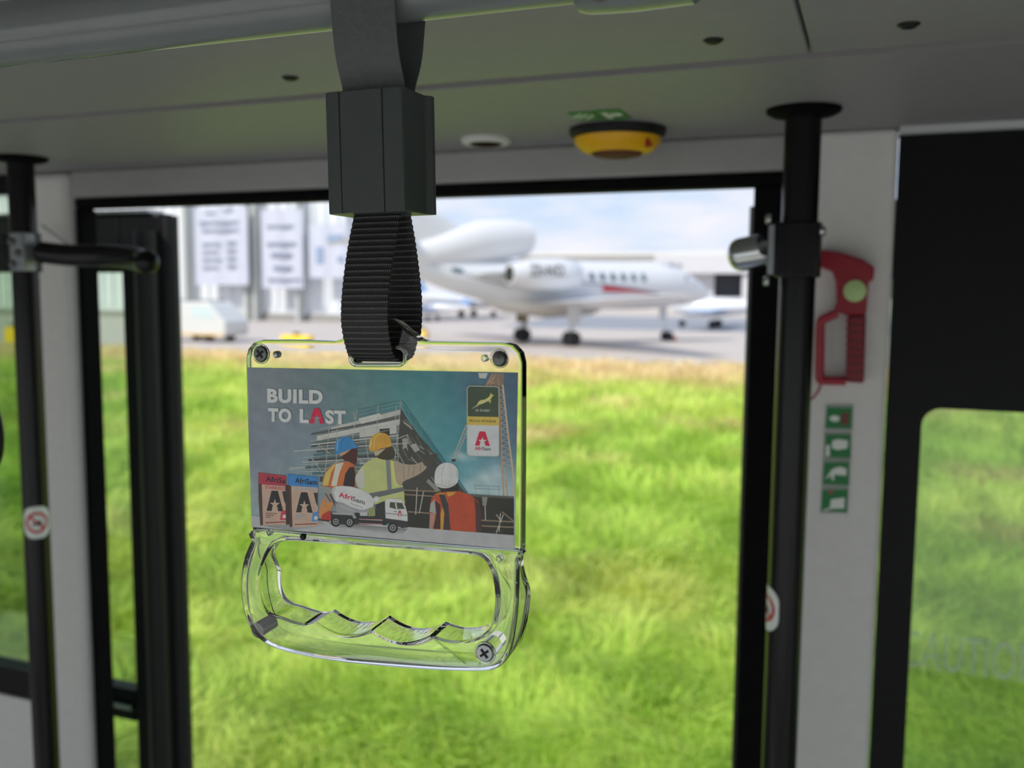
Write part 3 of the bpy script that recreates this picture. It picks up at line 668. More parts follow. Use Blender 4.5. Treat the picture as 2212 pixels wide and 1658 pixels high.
lines([(1197, 598, 1660, 1250), (1205, 640, 1640, 1252), (1220, 680, 1600, 1225), (1250, 690, 1665, 1262)], 4, (44, 92, 100))
lines([(1250, 640, 1250, 740), (1330, 740, 1332, 860), (1400, 860, 1400, 940), (1296, 700, 1298, 790)], 4, (92, 120, 122))
lines([(745, 740, 735, 1120), (858, 676, 880, 770), (884, 665, 850, 880), (1032, 628, 1020, 830), (1192, 600, 1150, 1000), (1160, 640, 1150, 760), (930, 790, 965, 1030), (690, 770, 660, 1100), (820, 930, 1000, 1120), (600, 900, 700, 980), (640, 1100, 760, 1020), (1170, 960, 1240, 1100), (1170, 770, 1170, 1100), (1100, 860, 1180, 1000), (570, 1000, 565, 1130), (470, 1030, 462, 1120), (350, 1040, 340, 1110), (540, 960, 640, 1110)], 4, (142, 144, 140))
lines([(560, 880, 1180, 800), (600, 925, 1180, 862), (500, 1000, 1180, 948), (480, 1050, 1160, 1010), (400, 1085, 1160, 1060), (620, 800, 1180, 690), (640, 860, 1180, 760)], 3, (150, 152, 148))
lines([(1160, 870, 1240, 840), (1240, 840, 1240, 900), (1240, 900, 1170, 905)], 5, (150, 150, 142))
# dark works behind the third worker
poly([(1195, 1235), (1985, 1275), (1985, 1546), (1235, 1492)], (42, 40, 37))
lines([(1200, 1258, 1460, 1275), (1200, 1228, 1440, 1238), (1240, 1380, 1400, 1392), (1750, 1440, 1985, 1452), (1760, 1480, 1985, 1490), (1900, 1380, 1985, 1450)], 9, (112, 100, 80))
lines([(1305, 1210, 1295, 1400), (1350, 1240, 1320, 1390), (1780, 1260, 1785, 1440), (1890, 1390, 1880, 1520), (1910, 1400, 1860, 1530), (1860, 1400, 1900, 1450)], 6, (150, 150, 142))
poly([(1640, 1255), (1985, 1275), (1985, 1290), (1640, 1272)], (74, 74, 70)); poly([(1760, 1275), (1800, 1278), (1790, 1340), (1765, 1338)], (112, 110, 104))
lines([(1700, 1198, 1890, 1205), (1700, 1218, 1890, 1226), (1715, 1195, 1715, 1265), (1805, 1195, 1805, 1268), (1880, 1200, 1880, 1270)], 3, (112, 130, 134))
# ground strip
poly([(140, 1408), (200, 1412), (620, 1440), (1240, 1488), (1988, 1546), (1988, 1645), (141, 1487)], (146, 146, 148))
gpoly([(200, 1476), (640, 1440), (660, 1480), (420, 1512)], [(110, 110, 112), (118, 118, 118), (144, 144, 146), (120, 120, 122)])
gpoly([(680, 1455), (1240, 1500), (1200, 1540), (720, 1490)], [(96, 96, 96), (100, 100, 100), (140, 140, 142), (140, 140, 142)])
# worker in the blue helmet
poly([(640, 1200), (652, 1120), (700, 1060), (780, 1032), (850, 1040), (872, 1090), (868, 1210), (650, 1215)], (158, 84, 46), 4)
poly([(640, 1196), (660, 1110), (715, 1055), (735, 1045), (700, 1110), (680, 1196)], (168, 150, 80)); poly([(735, 1045), (790, 1034), (760, 1110), (740, 1200), (700, 1200)], (168, 164, 152)); poly([(790, 1034), (835, 1040), (800, 1110), (790, 1195), (750, 1198), (770, 1110)], (164, 92, 50))
poly([(785, 1200), (800, 1115), (830, 1070), (862, 1065), (872, 1115), (866, 1205)], (38, 34, 36))
poly([(768, 975), (800, 960), (878, 930), (884, 1000), (876, 1046), (850, 1042), (830, 1030), (790, 1018)], (62, 34, 32), 3)
poly([(752, 960), (850, 935), (800, 975), (770, 992)], (168, 122, 92))
poly([(730, 962), (728, 912), (745, 878), (780, 856), (820, 854), (850, 872), (866, 902), (892, 922), (880, 934), (850, 938), (800, 958), (745, 976)], (48, 106, 152), 4)
pl([(760, 868), (744, 900), (742, 955)], 5, (110, 150, 178)); pl([(800, 858), (775, 890), (768, 945)], 4, (36, 84, 124))
# worker in the yellow helmet
poly([(872, 1140), (905, 1080), (975, 1015), (1040, 1000), (1110, 1012), (1148, 1050), (1160, 1150), (1205, 1200), (1216, 1290), (1205, 1330), (1040, 1340), (940, 1260), (885, 1200)], (154, 158, 104), 4)
poly([(872, 1145), (905, 1085), (930, 1080), (935, 1215), (890, 1205)], (160, 160, 156)); poly([(1085, 1015), (1115, 1015), (1128, 1230), (1098, 1236)], (104, 108, 110)); poly([(965, 1252), (1212, 1206), (1212, 1236), (985, 1290)], (84, 88, 88))
poly([(1120, 1015), (1150, 1030), (1152, 1100), (1178, 1180), (1206, 1200), (1150, 1205), (1128, 1120)], (172, 178, 100))
poly([(1145, 1020), (1210, 1045), (1290, 1048), (1345, 1030), (1368, 1050), (1366, 1080), (1300, 1128), (1215, 1165), (1190, 1200), (1160, 1170), (1148, 1100)], (142, 128, 112), 4)
lines([(1210, 1050, 1215, 1160), (1250, 1050, 1240, 1140), (1290, 1050, 1275, 1130), (1330, 1040, 1325, 1110)], 4, (110, 98, 84))
poly([(1345, 1035), (1362, 1002), (1400, 980), (1440, 970), (1450, 982), (1440, 1002), (1410, 1022), (1372, 1062)], (62, 60, 54), 3)
poly([(1005, 955), (1120, 918), (1146, 960), (1142, 1005), (1100, 1018), (1040, 1008), (1012, 985)], (56, 50, 38), 3)
poly([(1000, 958), (1085, 935), (1030, 985), (1010, 988)], (150, 140, 118))
poly([(968, 948), (970, 890), (990, 850), (1030, 828), (1075, 828), (1108, 852), (1126, 900), (1120, 922), (1060, 936), (1000, 956)], (184, 126, 52), 4)
pl([(1050, 828), (1010, 860), (1000, 940)], 5, (214, 162, 92)); pl([(985, 870), (976, 930)], 7, (206, 170, 120))
# worker in the white helmet
poly([(1470, 1205), (1592, 1180), (1600, 1245), (1540, 1262), (1480, 1250)], (40, 36, 34))
poly([(1396, 1340), (1405, 1290), (1440, 1252), (1500, 1240), (1600, 1236), (1680, 1262), (1735, 1310), (1752, 1370), (1756, 1526), (1392, 1500)], (150, 62, 40))
poly([(1392, 1380), (1400, 1325), (1430, 1290), (1442, 1330), (1440, 1395)], (136, 136, 132)); poly([(1390, 1500), (1396, 1390), (1432, 1390), (1428, 1440), (1414, 1502)], (146, 112, 100))
poly([(1420, 1262), (1470, 1244), (1500, 1300), (1468, 1400), (1464, 1505), (1486, 1507), (1494, 1400), (1520, 1310), (1500, 1250)], (176, 122, 48)); poly([(1460, 1260), (1500, 1258), (1525, 1330), (1540, 1510), (1490, 1506), (1498, 1400)], (52, 48, 48))
poly([(1428, 1300), (1468, 1330), (1470, 1502), (1420, 1500), (1440, 1400)], (58, 40, 36)); poly([(1706, 1290), (1745, 1330), (1756, 1400), (1756, 1526), (1718, 1522), (1715, 1380)], (64, 44, 44)); poly([(1510, 1243), (1580, 1240), (1560, 1262), (1522, 1275)], (176, 120, 50))
poly([(1430, 1172), (1432, 1100), (1458, 1056), (1505, 1036), (1555, 1044), (1588, 1080), (1596, 1135), (1580, 1185), (1520, 1214), (1460, 1208)], (176, 176, 176), 4)
pl([(1500, 1042), (1478, 1110), (1480, 1195)], 5, (146, 146, 148)); pl([(1530, 1042), (1545, 1110), (1530, 1190)], 4, (150, 150, 152)); pl([(1440, 1185), (1510, 1205), (1575, 1180)], 5, (140, 140, 142))
poly([(1578, 1080), (1596, 1100), (1594, 1150), (1580, 1130)], (150, 154, 158))
# cement bags
def bag(x0, y0, x1, y1, top, c, word, wc, wc_w, tabc):
    dy = y1-y0
    poly([(x0, y0), (x1, y0+22), (x1+4, y1-8), (x0+14, y1)], (156, 132, 118)); poly([(x0, y0), (x0+22, y0+4), (x0+34, y1-4), (x0+14, y1), (x0+2, y0+180)], (66, 48, 44))
    poly([(x0+2, y0), (x1, y0+22), (x1+1, y0+95), (x0+22, y0+82), (x0+4, y0+76)], c)
    wd = x1-x0
    T('AfriSam' if wd > 200 else 'AfriSa', x0+52, y0+62, x1-4, y0+78, 38, (34, 30, 40), .03)
    T(word, x0+50, y0+112, x1-(8 if wd < 200 else 26), y0+(122 if wd < 200 else 118), 22, wc, .02)
    alogo(x0+58, y0+126, x0+58+(118 if wd > 0 else 0), y0+268, (34, 32, 34), (156, 134, 120), .03)
    poly([(x1-28, y0+130), (x1, y0+132), (x1, y0+230), (x1-14, y0+200)], (40, 38, 40))
    for k in range(3): line(x0+54, y0+285+k*13, x0+54+(78-k*22), y0+287+k*13, 6, wc_w)
    poly([(x1-34, y0+270), (x1+2, y0+262), (x1+3, y0+330), (x1-44, y0+334)], tabc); poly([(x1-22, y0+296), (x1-2, y0+294), (x1-2, y0+318), (x1-26, y0+320)], (170, 166, 164))
    line(x0+50, y1-20, x1-4, y1-26, 8, (110, 62, 56))
bag(190, 1106, 386, 1478, 0, (140, 44, 60), 'STARBUILD', (150, 50, 62), (96, 66, 60), (158, 48, 62))
bag(397, 1116, 608, 1490, 0, (48, 106, 160), 'ALL PURPOSE', (112, 134, 146), (118, 128, 136), (58, 112, 164))
poly([(380, 1200), (402, 1190), (415, 1470), (385, 1470)], (52, 40, 38))
# blurred orange worker behind the lorry
poly([(612, 1400), (640, 1290), (690, 1260), (720, 1330), (690, 1400), (640, 1440)], (164, 110, 66)); poly([(640, 1400), (690, 1370), (720, 1400), (700, 1445), (625, 1440)], (144, 46, 40))
poly([(640, 1210), (700, 1250), (690, 1330), (650, 1290)], (128, 116, 112))
# mixer lorry
poly([(618, 1196), (700, 1210), (715, 1246), (690, 1256), (650, 1248), (640, 1232)], (120, 122, 118)); lines([(690, 1255, 745, 1360), (660, 1250, 700, 1310)], 10, (70, 70, 72))
poly([(730, 1320), (860, 1345), (880, 1400), (740, 1390)], (126, 128, 130))
poly([(712, 1214), (760, 1200), (830, 1203), (905, 1222), (970, 1256), (1002, 1300), (996, 1345), (975, 1378), (930, 1388), (870, 1380), (790, 1350), (738, 1308), (712, 1262)], (172, 172, 174), 4)
poly([(738, 1308), (790, 1348), (870, 1378), (930, 1386), (975, 1376), (990, 1350), (930, 1365), (860, 1352), (790, 1320)], (128, 128, 132), 3)
poly([(712, 1214), (735, 1206), (722, 1245), (735, 1300), (712, 1262)], (146, 146, 148))
T('Afri', 756, 1276, 850, 1302, 36, (160, 34, 60), .03); T('Sam', 852, 1303, 938, 1332, 32, (60, 58, 66), .02); T('Readymix', 842, 1330, 926, 1358, 15, (104, 104, 110), .0)
disc(1020, 1292, 20, 20, (172, 172, 172))
poly([(700, 1382), (1090, 1400), (1090, 1474), (700, 1466)], (40, 40, 42)); poly([(690, 1440), (612, 1432), (612, 1440), (690, 1452)], (50, 36, 36))
poly([(704, 1384), (860, 1388), (880, 1425), (860, 1428), (850, 1405), (715, 1398)], (134, 134, 134))
lines([(900, 1432, 1062, 1440), (896, 1462, 1062, 1472)], 5, (156, 154, 154)); 
for k in range(9): lines([(904+k*18, 1433, 912+k*18, 1434), (900+k*18, 1463, 908+k*18, 1464)], 6, (150, 44, 60))
poly([(905, 1385), (960, 1388), (958, 1410), (904, 1408)], (156, 156, 156)); poly([(965, 1355), (1010, 1345), (1012, 1410), (962, 1412)], (120, 126, 84)); poly([(1015, 1330), (1090, 1300), (1090, 1420), (1015, 1415)], (44, 46, 46))
poly([(1080, 1302), (1100, 1286), (1196, 1292), (1222, 1336), (1238, 1392), (1240, 1436), (1238, 1452), (1085, 1428)], (174, 174, 176), 0)
poly([(1116, 1312), (1200, 1318), (1220, 1360), (1160, 1362), (1112, 1350)], (58, 64, 52)); poly([(1150, 1318), (1160, 1318), (1168, 1360), (1158, 1360)], (172, 172, 172))
poly([(1085, 1388), (1238, 1404), (1238, 1408), (1085, 1392)], (60, 60, 62)); poly([(1085, 1426), (1180, 1438), (1240, 1448), (1242, 1490), (1200, 1496), (1150, 1470), (1085, 1462)], (46, 46, 48)); poly([(1142, 1376), (1164, 1378), (1164, 1382), (1142, 1380)], (70, 70, 74))
alogo(1170, 1372, 1200, 1406, (156, 40, 60), (172, 172, 174)); line(1172, 1409, 1202, 1411, 3, (150, 50, 66))
for (x_, y_, r_) in ((736, 1450, 34), (832, 1454, 34), (1136, 1492, 36)): disc(x_, y_, r_, r_+2, (34, 34, 36)); disc(x_, y_, r_*.58, r_*.62, (146, 146, 148)); disc(x_, y_, r_*.45, r_*.48, (58, 58, 60)); disc(x_, y_, r_*.16, r_*.16, (150, 150, 152))
# headline
WH = (166, 169, 171)
T('BUILD', 254, 614, 644, 625, 98, WH, .05); T('TO', 260, 748, 424, 754, 96, WH, .05); T('L', 482, 756, 545, 759, 98, WH, .05)
alogo(550, 655, 654, 760, (168, 26, 56), (104, 114, 122), .02); T('ST', 662, 762, 806, 768, 96, WH, .05)
# badge
poly([(x_, y_+(x_-1658)*.024) for x_, y_ in rrect(1655, 494, 1884, 988, 26)], (150, 152, 146))
poly([(x_, y_+(x_-1658)*.024) for x_, y_ in rrect(1661, 500, 1878, 712, 20)], (54, 66, 52)); poly([(1661, 660), (1878, 665), (1878, 716), (1661, 711)], (54, 66, 52))
poly([(x_, y_+(x_-1658)*.024) for x_, y_ in rrect(1661, 790, 1878, 984, 20)], (164, 166, 168)); poly([(1661, 770), (1878, 776), (1878, 840), (1661, 836)], (164, 166, 168))
poly([(1657, 711), (1881, 716), (1881, 776), (1657, 771)], (178, 146, 70))
T('PROUD SPONSOR', 1672, 749, 1862, 755, 17, (66, 60, 40), .02); T('SA RUGBY', 1716, 676, 1818, 680, 17, (150, 152, 136), .02)
def bk(x, y): return (1040.5+.7844*x, 357.7+.7844*y)
poly([bk(*q) for q in ((828, 380), (872, 352), (886, 322), (905, 306), (945, 300), (972, 284), (992, 262), (998, 236), (1006, 254), (1030, 262), (1012, 272), (1004, 288), (992, 303), (1002, 308), (992, 332), (984, 330), (988, 313), (966, 316), (928, 336), (896, 346), (862, 362), (830, 384))], (186, 160, 92))
pl([bk(890, 338), bk(925, 326), bk(960, 310), bk(985, 292)], 5, (170, 170, 160)); pl([bk(850, 368), bk(884, 356)], 4, (150, 150, 130))
alogo(1712, 815, 1818, 916, (164, 30, 56), (164, 166, 168), .02)
T('Afri', 1712, 947, 1764, 949, 25, (150, 26, 52), .03); T('Sam', 1767, 949, 1823, 952, 24, (66, 62, 70), .02)
CARD = attr_mat('printed_card', .42, coat=.1)
nt = CARD.node_tree; at_ = [n_ for n_ in nt.nodes if n_.type == 'ATTRIBUTE'][0]; tc_ = nt.nodes.new('ShaderNodeTexCoord'); ns_ = nt.nodes.new('ShaderNodeTexNoise'); ns_.inputs['Scale'].default_value = 260; ns_.inputs['Detail'].default_value = 6; nt.links.new(tc_.outputs['Object'], ns_.inputs['Vector'])
rm_ = nt.nodes.new('ShaderNodeMapRange'); rm_.inputs[1].default_value = .3; rm_.inputs[2].default_value = .7; rm_.inputs[3].default_value = .92; rm_.inputs[4].default_value = 1.05; nt.links.new(ns_.outputs['Fac'], rm_.inputs[0])
vm_ = nt.nodes.new('ShaderNodeVectorMath'); vm_.operation = 'SCALE'; nt.links.new(at_.outputs['Color'], vm_.inputs[0]); nt.links.new(rm_.outputs[0], vm_.inputs['Scale']); nt.links.new(vm_.outputs[0], nt.nodes['Principled BSDF'].inputs['Base Color'])
card = obj('advert_card', art, CARD, root, smooth=False)
# plain back of the card
bk_ = MB(); qs = [g2(*cpx(*q), CD) for q in (TLc, TRc, BRc, BLc)]
bk_.prism(qs, lambda a, b, d: G(a, b, d), CD+.00002, CD+.0003); obj('card_backing', bk_, mat('card_white', (190, 190, 186), .6, noise=.03), card)

# ------------------------------------------------------------------ webbing loop, buckle, upper strap
wm = bpy.data.materials.new('black_webbing'); wm.use_nodes = True; nt = wm.node_tree; b_ = nt.nodes['Principled BSDF']
b_.inputs['Roughness'].default_value = .55; b_.inputs['Specular IOR Level'].default_value = .5
uv = nt.nodes.new('ShaderNodeUVMap'); uv.uv_map = 'UVMap'; sp_ = nt.nodes.new('ShaderNodeSeparateXYZ'); nt.links.new(uv.outputs[0], sp_.inputs[0])
def mnode(op, a, b=None):
    n_ = nt.nodes.new('ShaderNodeMath'); n_.operation = op
    for i, v in enumerate((a, b)):
        if v is None: continue
        if hasattr(v, 'links'): nt.links.new(v, n_.inputs[i])
        else: n_.inputs[i].default_value = v
    return n_.outputs[0]
rows = mnode('SINE', mnode('MULTIPLY', sp_.outputs['Y'], 2*math.pi)); cols_ = mnode('SINE', mnode('MULTIPLY', sp_.outputs['X'], 2*math.pi*26))
rowp = mnode('POWER', mnode('MULTIPLY_ADD', rows, .5), 3.0); 
rowp.node.inputs[0].default_value = .5
h01 = mnode('ADD', mnode('MULTIPLY', rows, .5), .5); rowp = mnode('POWER', h01, 3.0); c01 = mnode('ADD', mnode('MULTIPLY', cols_, .5), .5)
dots = mnode('MULTIPLY', rowp, c01)
rmp = nt.nodes.new('ShaderNodeValToRGB'); nt.links.new(dots, rmp.inputs[0]); rmp.color_ramp.elements[0].position = .30; rmp.color_ramp.elements[0].color = (.006, .006, .0065, 1); rmp.color_ramp.elements[1].position = .9; rmp.color_ramp.elements[1].color = (.22, .222, .235, 1)
nt.links.new(rmp.outputs[0], b_.inputs['Base Color'])
bp = nt.nodes.new('ShaderNodeBump'); bp.inputs['Distance'].default_value = .0004; bp.inputs['Strength'].default_value = .8; nt.links.new(mnode('ADD', mnode('MULTIPLY', h01, .22), mnode('MULTIPLY', dots, .5)), bp.inputs['Height']); nt.links.new(bp.outputs[0], b_.inputs['Normal'])

def ribbon(name, path, width, thick, material, closed=False, ripple=0., rowlen=.00235, fn=None):
    """path: (a, b, dep) in the grip frame; width runs along E1"""
    pts = [Vector(p) for p in path]; k = len(pts); nv = 12; vs = []; uvs = []; acc = 0
    for i, p in enumerate(pts):
        if i: acc += (pts[i]-pts[i-1]).length
        if closed: t_ = (pts[(i+1) % k]-pts[i-1])
        else: t_ = pts[min(i+1, k-1)]-pts[max(i-1, 0)]
        t_.x = 0; t_.normalize(); nn = Vector((0, -t_.z, t_.y)); wd = width/2*(1+ripple*math.sin(2*math.pi*acc/rowlen)/width*2)
        for j in range(nv+1): vs.append(p+Vector((wd*(2*j/nv-1), 0, 0))+nn*thick/2*(1 if 0 < j < nv else .4))
        for j in range(nv, -1, -1): vs.append(p+Vector((wd*(2*j/nv-1), 0, 0))-nn*thick/2*(1 if 0 < j < nv else .4))
        uvs.append(acc/rowlen)
    m_ = 2*(nv+1); fs = []; fu = []
    uu = [j/nv for j in range(nv+1)]+[j/nv for j in range(nv, -1, -1)]
    for i in range(k if closed else k-1):
        i2 = (i+1) % k
        for j in range(m_):
            j2 = (j+1) % m_; fs.append((i*m_+j, i2*m_+j, i2*m_+j2, i*m_+j2)); v2 = uvs[i2] if i2 else uvs[i]
            fu += [(uu[j], uvs[i]), (uu[j], v2), (uu[j2], v2), (uu[j2], uvs[i])]
    if not closed: fs += [tuple(range(m_)), tuple((k-1)*m_+j for j in range(m_))]; fu += [(0, 0)]*2*m_
    o = obj(name, MB().add([G(v.x, v.y, v.z) for v in vs], fs), material, root, fix=False)
    l = o.data.uv_layers.new(name='UVMap'); l.data.foreach_set('uv', [c_ for q in fu for c_ in q])
    bm = bmesh.new(); bm.from_mesh(o.data); bmesh.ops.recalc_face_normals(bm, faces=bm.faces); bm.to_mesh(o.data); bm.free()
    return o
def resample(pts, step):
    P = [Vector(p) for p in pts]; out = [P[0]]; 
    for a, b in zip(P[:-1], P[1:]):
        L_ = (b-a).length; n_ = max(1, int(L_/step))
        for i in range(1, n_+1): out.append(a+(b-a)*i/n_)
    return out
def gy(py, px=815): return g2(px, py)[1]
DM = .003                                         # middle depth of the strap (panel centre)
def wx(py_, l, r, dep): return (g2(l, py_, dep)[0]+g2(r, py_, dep)[0])/2
WWID = g2(838, 650, -.008)[0]-g2(737, 650, -.008)[0]
front = [(440, -.003), (465, -.0035), (520, -.006), (580, -.0085), (640, -.0100), (690, -.0098), (725, -.0080), (752, -.0052), (768, -.0018)]
xf = {440: 817, 465: 815, 520: 804, 580: 795, 640: 788.5, 690: 787, 725: 791, 752: 797, 768: 803}
pf = [(g2(xf[y_], y_, d+DM)[0], g2(815, y_, d+DM)[1], d+DM) for y_, d in front]
back = [(771, .0030), (760, .0065), (730, .0098), (690, .0118), (640, .0120), (580, .0100), (520, .0070), (465, .0035), (440, .003)]
xcen = pf[4][0]
pbk = [(pf[0][0]+(0.0005), g2(840, y_, d+DM)[1], d+DM) for y_, d in back]
bot = [((pf[-1][0]+pbk[0][0])/2, g2(815, 776.5, .003)[1], DM)]
lp_ = smooth_poly(pf+bot+pbk, 10, False)
ribbon('webbing_loop', resample(lp_, .0005), WWID, .0016, wm, ripple=.00018)

# buckle: three moulded bodies with joints between them
BT, BB = g2(815, 190, -.008)[1], g2(815, 458, -.008)[1]
FD = -.0115+DM
xa, xb, xc, xd = (g2(q, 320, FD)[0] for q in (700, 735, 827.5, 872))
bk3 = MB()
def vert_prism(poly): bk3.prism(poly, lambda a, d, b: G(a, b, d), BB, BT)
BD = .0105+DM; gp = .00016
vert_prism([(xa+.0006, FD+.0012), (xa+.0022, FD+.0004), (xb-gp, FD), (xb-gp, BD), (xa, BD), (xa, FD+.003)])
vert_prism([(xb+gp, FD), (xc-gp, FD), (xc-gp, BD), (xb+gp, BD)])
vert_prism([(xc+gp, FD), (xd-.0018, FD), (xd-.0005, FD+.0005), (xd, FD+.0018), (xd+.0005, BD-.0035), (xd+.0026, BD-.0014), (xd+.0026, BD+.001), (xc+gp, BD+.001)])
vert_prism([(xb-gp*2, FD+.0012), (xb+gp*2, FD+.0012), (xb+gp*2, BD-.001), (xb-gp*2, BD-.001)]); vert_prism([(xc-gp*2, FD+.0012), (xc+gp*2, FD+.0012), (xc+gp*2, BD-.001), (xc-gp*2, BD-.001)])
obj('strap_buckle', bk3, BUCKLE, root, bevel=.0006)

# rail over the strap
RR = .0136
sc_ = G(g2(815, 300)[0], 0, DM); ty = sc_.y
ry = G(g2(815, 120)[0], g2(815, 120)[1], DM).y
d_ = ray(920, 45); phi = math.atan2(d_.z, d_.y)
lo_, hi_ = 0., .3
for _ in range(60):
    zc_ = (lo_+hi_)/2; rho = math.hypot(ry, zc_)
    if math.atan2(zc_, ry)-math.asin(RR/rho) < phi: lo_ = zc_
    else: hi_ = zc_
RZ = EYE.z+zc_
def world_to_g(P): q = P-GP; return (q.dot(E1), q.dot(E2), -q.dot(EN))
rc = world_to_g(Vector((G(g2(800, 100)[0], 0).x, ry, RZ)))
RS = RR+.0011
arc = [(rc[0], rc[1]+RS*math.sin(math.radians(a)), rc[2]-RS*math.cos(math.radians(a))) for a in range(-8, 190, 9)]
x_top = (g2(712, 40, rc[2]-RS)[0]+g2(852, 40, rc[2]-RS)[0])/2; x_bot = (g2(736, 190, DM-.006)[0]+g2(871, 190, DM-.006)[0])/2
arc = [(x_top, q[1], q[2]) for q in arc]
bkt = BT-.006
up1 = [(x_bot, bkt, DM-.0035), (x_bot, BT+.002, DM-.0045), (x_bot*.6+x_top*.4, BT*.62+rc[1]*.38, DM*.5+rc[2]*.5-RS*.72)]
up2 = [(x_bot*.6+x_top*.4, BT*.62+rc[1]*.38, DM*.5+rc[2]*.5+RS*.72), (x_bot, BT+.002, DM+.0045), (x_bot, bkt, DM+.0035)]
UW = g2(860, 100, rc[2]-RS)[0]-g2(722, 100, rc[2]-RS)[0]
us = ribbon('upper_strap', resample(smooth_poly(up1+arc+up2, 6, False), .001), UW, .0014, SLEEVE)
us['label'] = 'smooth grey strap over the rail'

rt = thing('ceiling_grab_rail', (sc_.x, ry, RZ), 'thick grey ceiling grab rail carrying the hanging strap', 'rail')
obj('tube', MB().tube([(XL+.01, ry, RZ), (-1.2, ry, RZ), (.5, ry, RZ), (XR-.01, ry, RZ)], RR, 64), RAILM, rt)
def rail_x(px, py): 
    d = ray(px, py); t_ = (ry-RR*.2)/d.y; return d.x*t_
fx0, fx1 = rail_x(1238, 20), rail_x(1500, 5)
FR = RR+.0042
fit = MB().lathe([(RR+.0001, 0), (FR-.003, .0), (FR-.0008, .0015), (FR, .005), (FR+.0005, (fx1-fx0)*.5), (FR, (fx1-fx0)-.001), (FR-.001, fx1-fx0), (RR+.0001, fx1-fx0)], (fx0, ry, RZ), (1, 0, 0), 64)
fo = obj('clamp_fitting', fit, RAILM, rt)
bc = EYE+ray(1284, -6)*((ry-.016)/ray(1284, -6).y)
dirb = (bc-Vector((bc.x, ry, RZ))).normalized(); bc = Vector((bc.x, ry, RZ))+dirb*(FR-.0006)
obj('bolt', MB().lathe([(.0052, -.001), (.0052, .0012), (.0040, .0012), (.0038, .0003), (.0, .0003)], bc, dirb, 32), DSTEEL, fo)
for hx in (-1.1, .75):
    obj('rail_bracket', MB().tube([(hx, ry, RZ+RR*.8), (hx, ry, SOF+.20)], .009, 16), RAILM, rt)

# dark round handle at the far left edge
c = aty(-33, 940, .50)
t = thing('ring_handle', c, 'black rounded handle cut off by the left edge of the photo', 'handle')
pts = [c+Vector((.0135*math.cos(a), 0, .0255*math.sin(a))) for a in [2*math.pi*k/48 for k in range(48)]]
obj('ring', MB().tube(pts, .0045, 16, closed=True), RUBBER, t)
obj('strap', MB().box(c+Vector((-.012, -.0015, .029)), Vector((c.x+.006, c.y+.0015, SOF+.2))), RUBBER, t)

# ------------------------------------------------------------------ outdoors
def attr_mesh(name, V, Fc, colors, material, loc=None):
    me = bpy.data.meshes.new(name); me.vertices.add(len(V)); me.vertices.foreach_set('co', V.astype(np.float32).ravel())
    nf, k = Fc.shape; me.loops.add(nf*k); me.loops.foreach_set('vertex_index', Fc.astype(np.int32).ravel())
    me.polygons.add(nf); me.polygons.foreach_set('loop_start', np.arange(0, nf*k, k, dtype=np.int32)); me.polygons.foreach_set('loop_total', np.full(nf, k, dtype=np.int32))
    me.update(calc_edges=True); at = me.color_attributes.new('Col', 'FLOAT_COLOR', 'POINT'); at.data.foreach_set('color', np.c_[colors, np.ones(len(V))].astype(np.float32).ravel())
    me.materials.append(material); o = bpy.data.objects.new(name, me); C.objects.link(o); return o
GRM = attr_mat('grass_blades', .55, spec=.25, transl=.45)
EDGE0 = atz(430, 757, 0); EDGE1 = atz(1620, 790, 0)
def edge_y(x): return EDGE0.y+(x-EDGE0.x)*(EDGE1.y-EDGE0.y)/(EDGE1.x-EDGE0.x)
def vnoise(x, y, s, seed):
    r_ = np.random.default_rng(seed).random((256, 256)); X = x/s+300; Y = y/s+300; xi = np.floor(X).astype(int); yi = np.floor(Y).astype(int); fx = X-xi; fy = Y-yi
    fx = fx*fx*(3-2*fx); fy = fy*fy*(3-2*fy); g_ = lambda a, b: r_[a % 256, b % 256]
    return (g_(xi, yi)*(1-fx)+g_(xi+1, yi)*fx)*(1-fy)+(g_(xi, yi+1)*(1-fx)+g_(xi+1, yi+1)*fx)*fy
def gheight(x, y): return .10*vnoise(x, y, .9, 1)+.13*vnoise(x, y, .33, 2)+.12*vnoise(x, y, 3., 3)-.12
def gcolor(x, y):
    n1 = vnoise(x, y, 2.2, 4); n2 = .5*vnoise(x, y, .5, 5)+.7*vnoise(x, y, .17, 15); n3 = vnoise(x, y, 6., 6)
    g = np.array(lin((188, 218, 94))); yl = np.array(lin((230, 236, 138))); dk = np.array(lin((144, 178, 70))); dry = np.array(lin((232, 206, 158)))
    c = g[None]*(1-n1[:, None])+yl[None]*n1[:, None]; n2 = np.clip((n2-.25)*1.3, 0, 1); c = c*(1-.6*n2[:, None])+dk[None]*(.6*n2[:, None])
    ey = edge_y(x); d = ey-y; t_ = np.clip(1.0-(d-3.4-3.5*vnoise(x, y, 3., 8))/(4.5+3*n3), 0, 1)
    patch = np.clip((vnoise(x, y, 1.6, 9)-.66)*4, 0, .75)*np.clip((y-5)/5, .15, 1)
    t_ = np.maximum(t_, patch)
    return c*(1-t_[:, None])+dry[None]*t_[:, None]
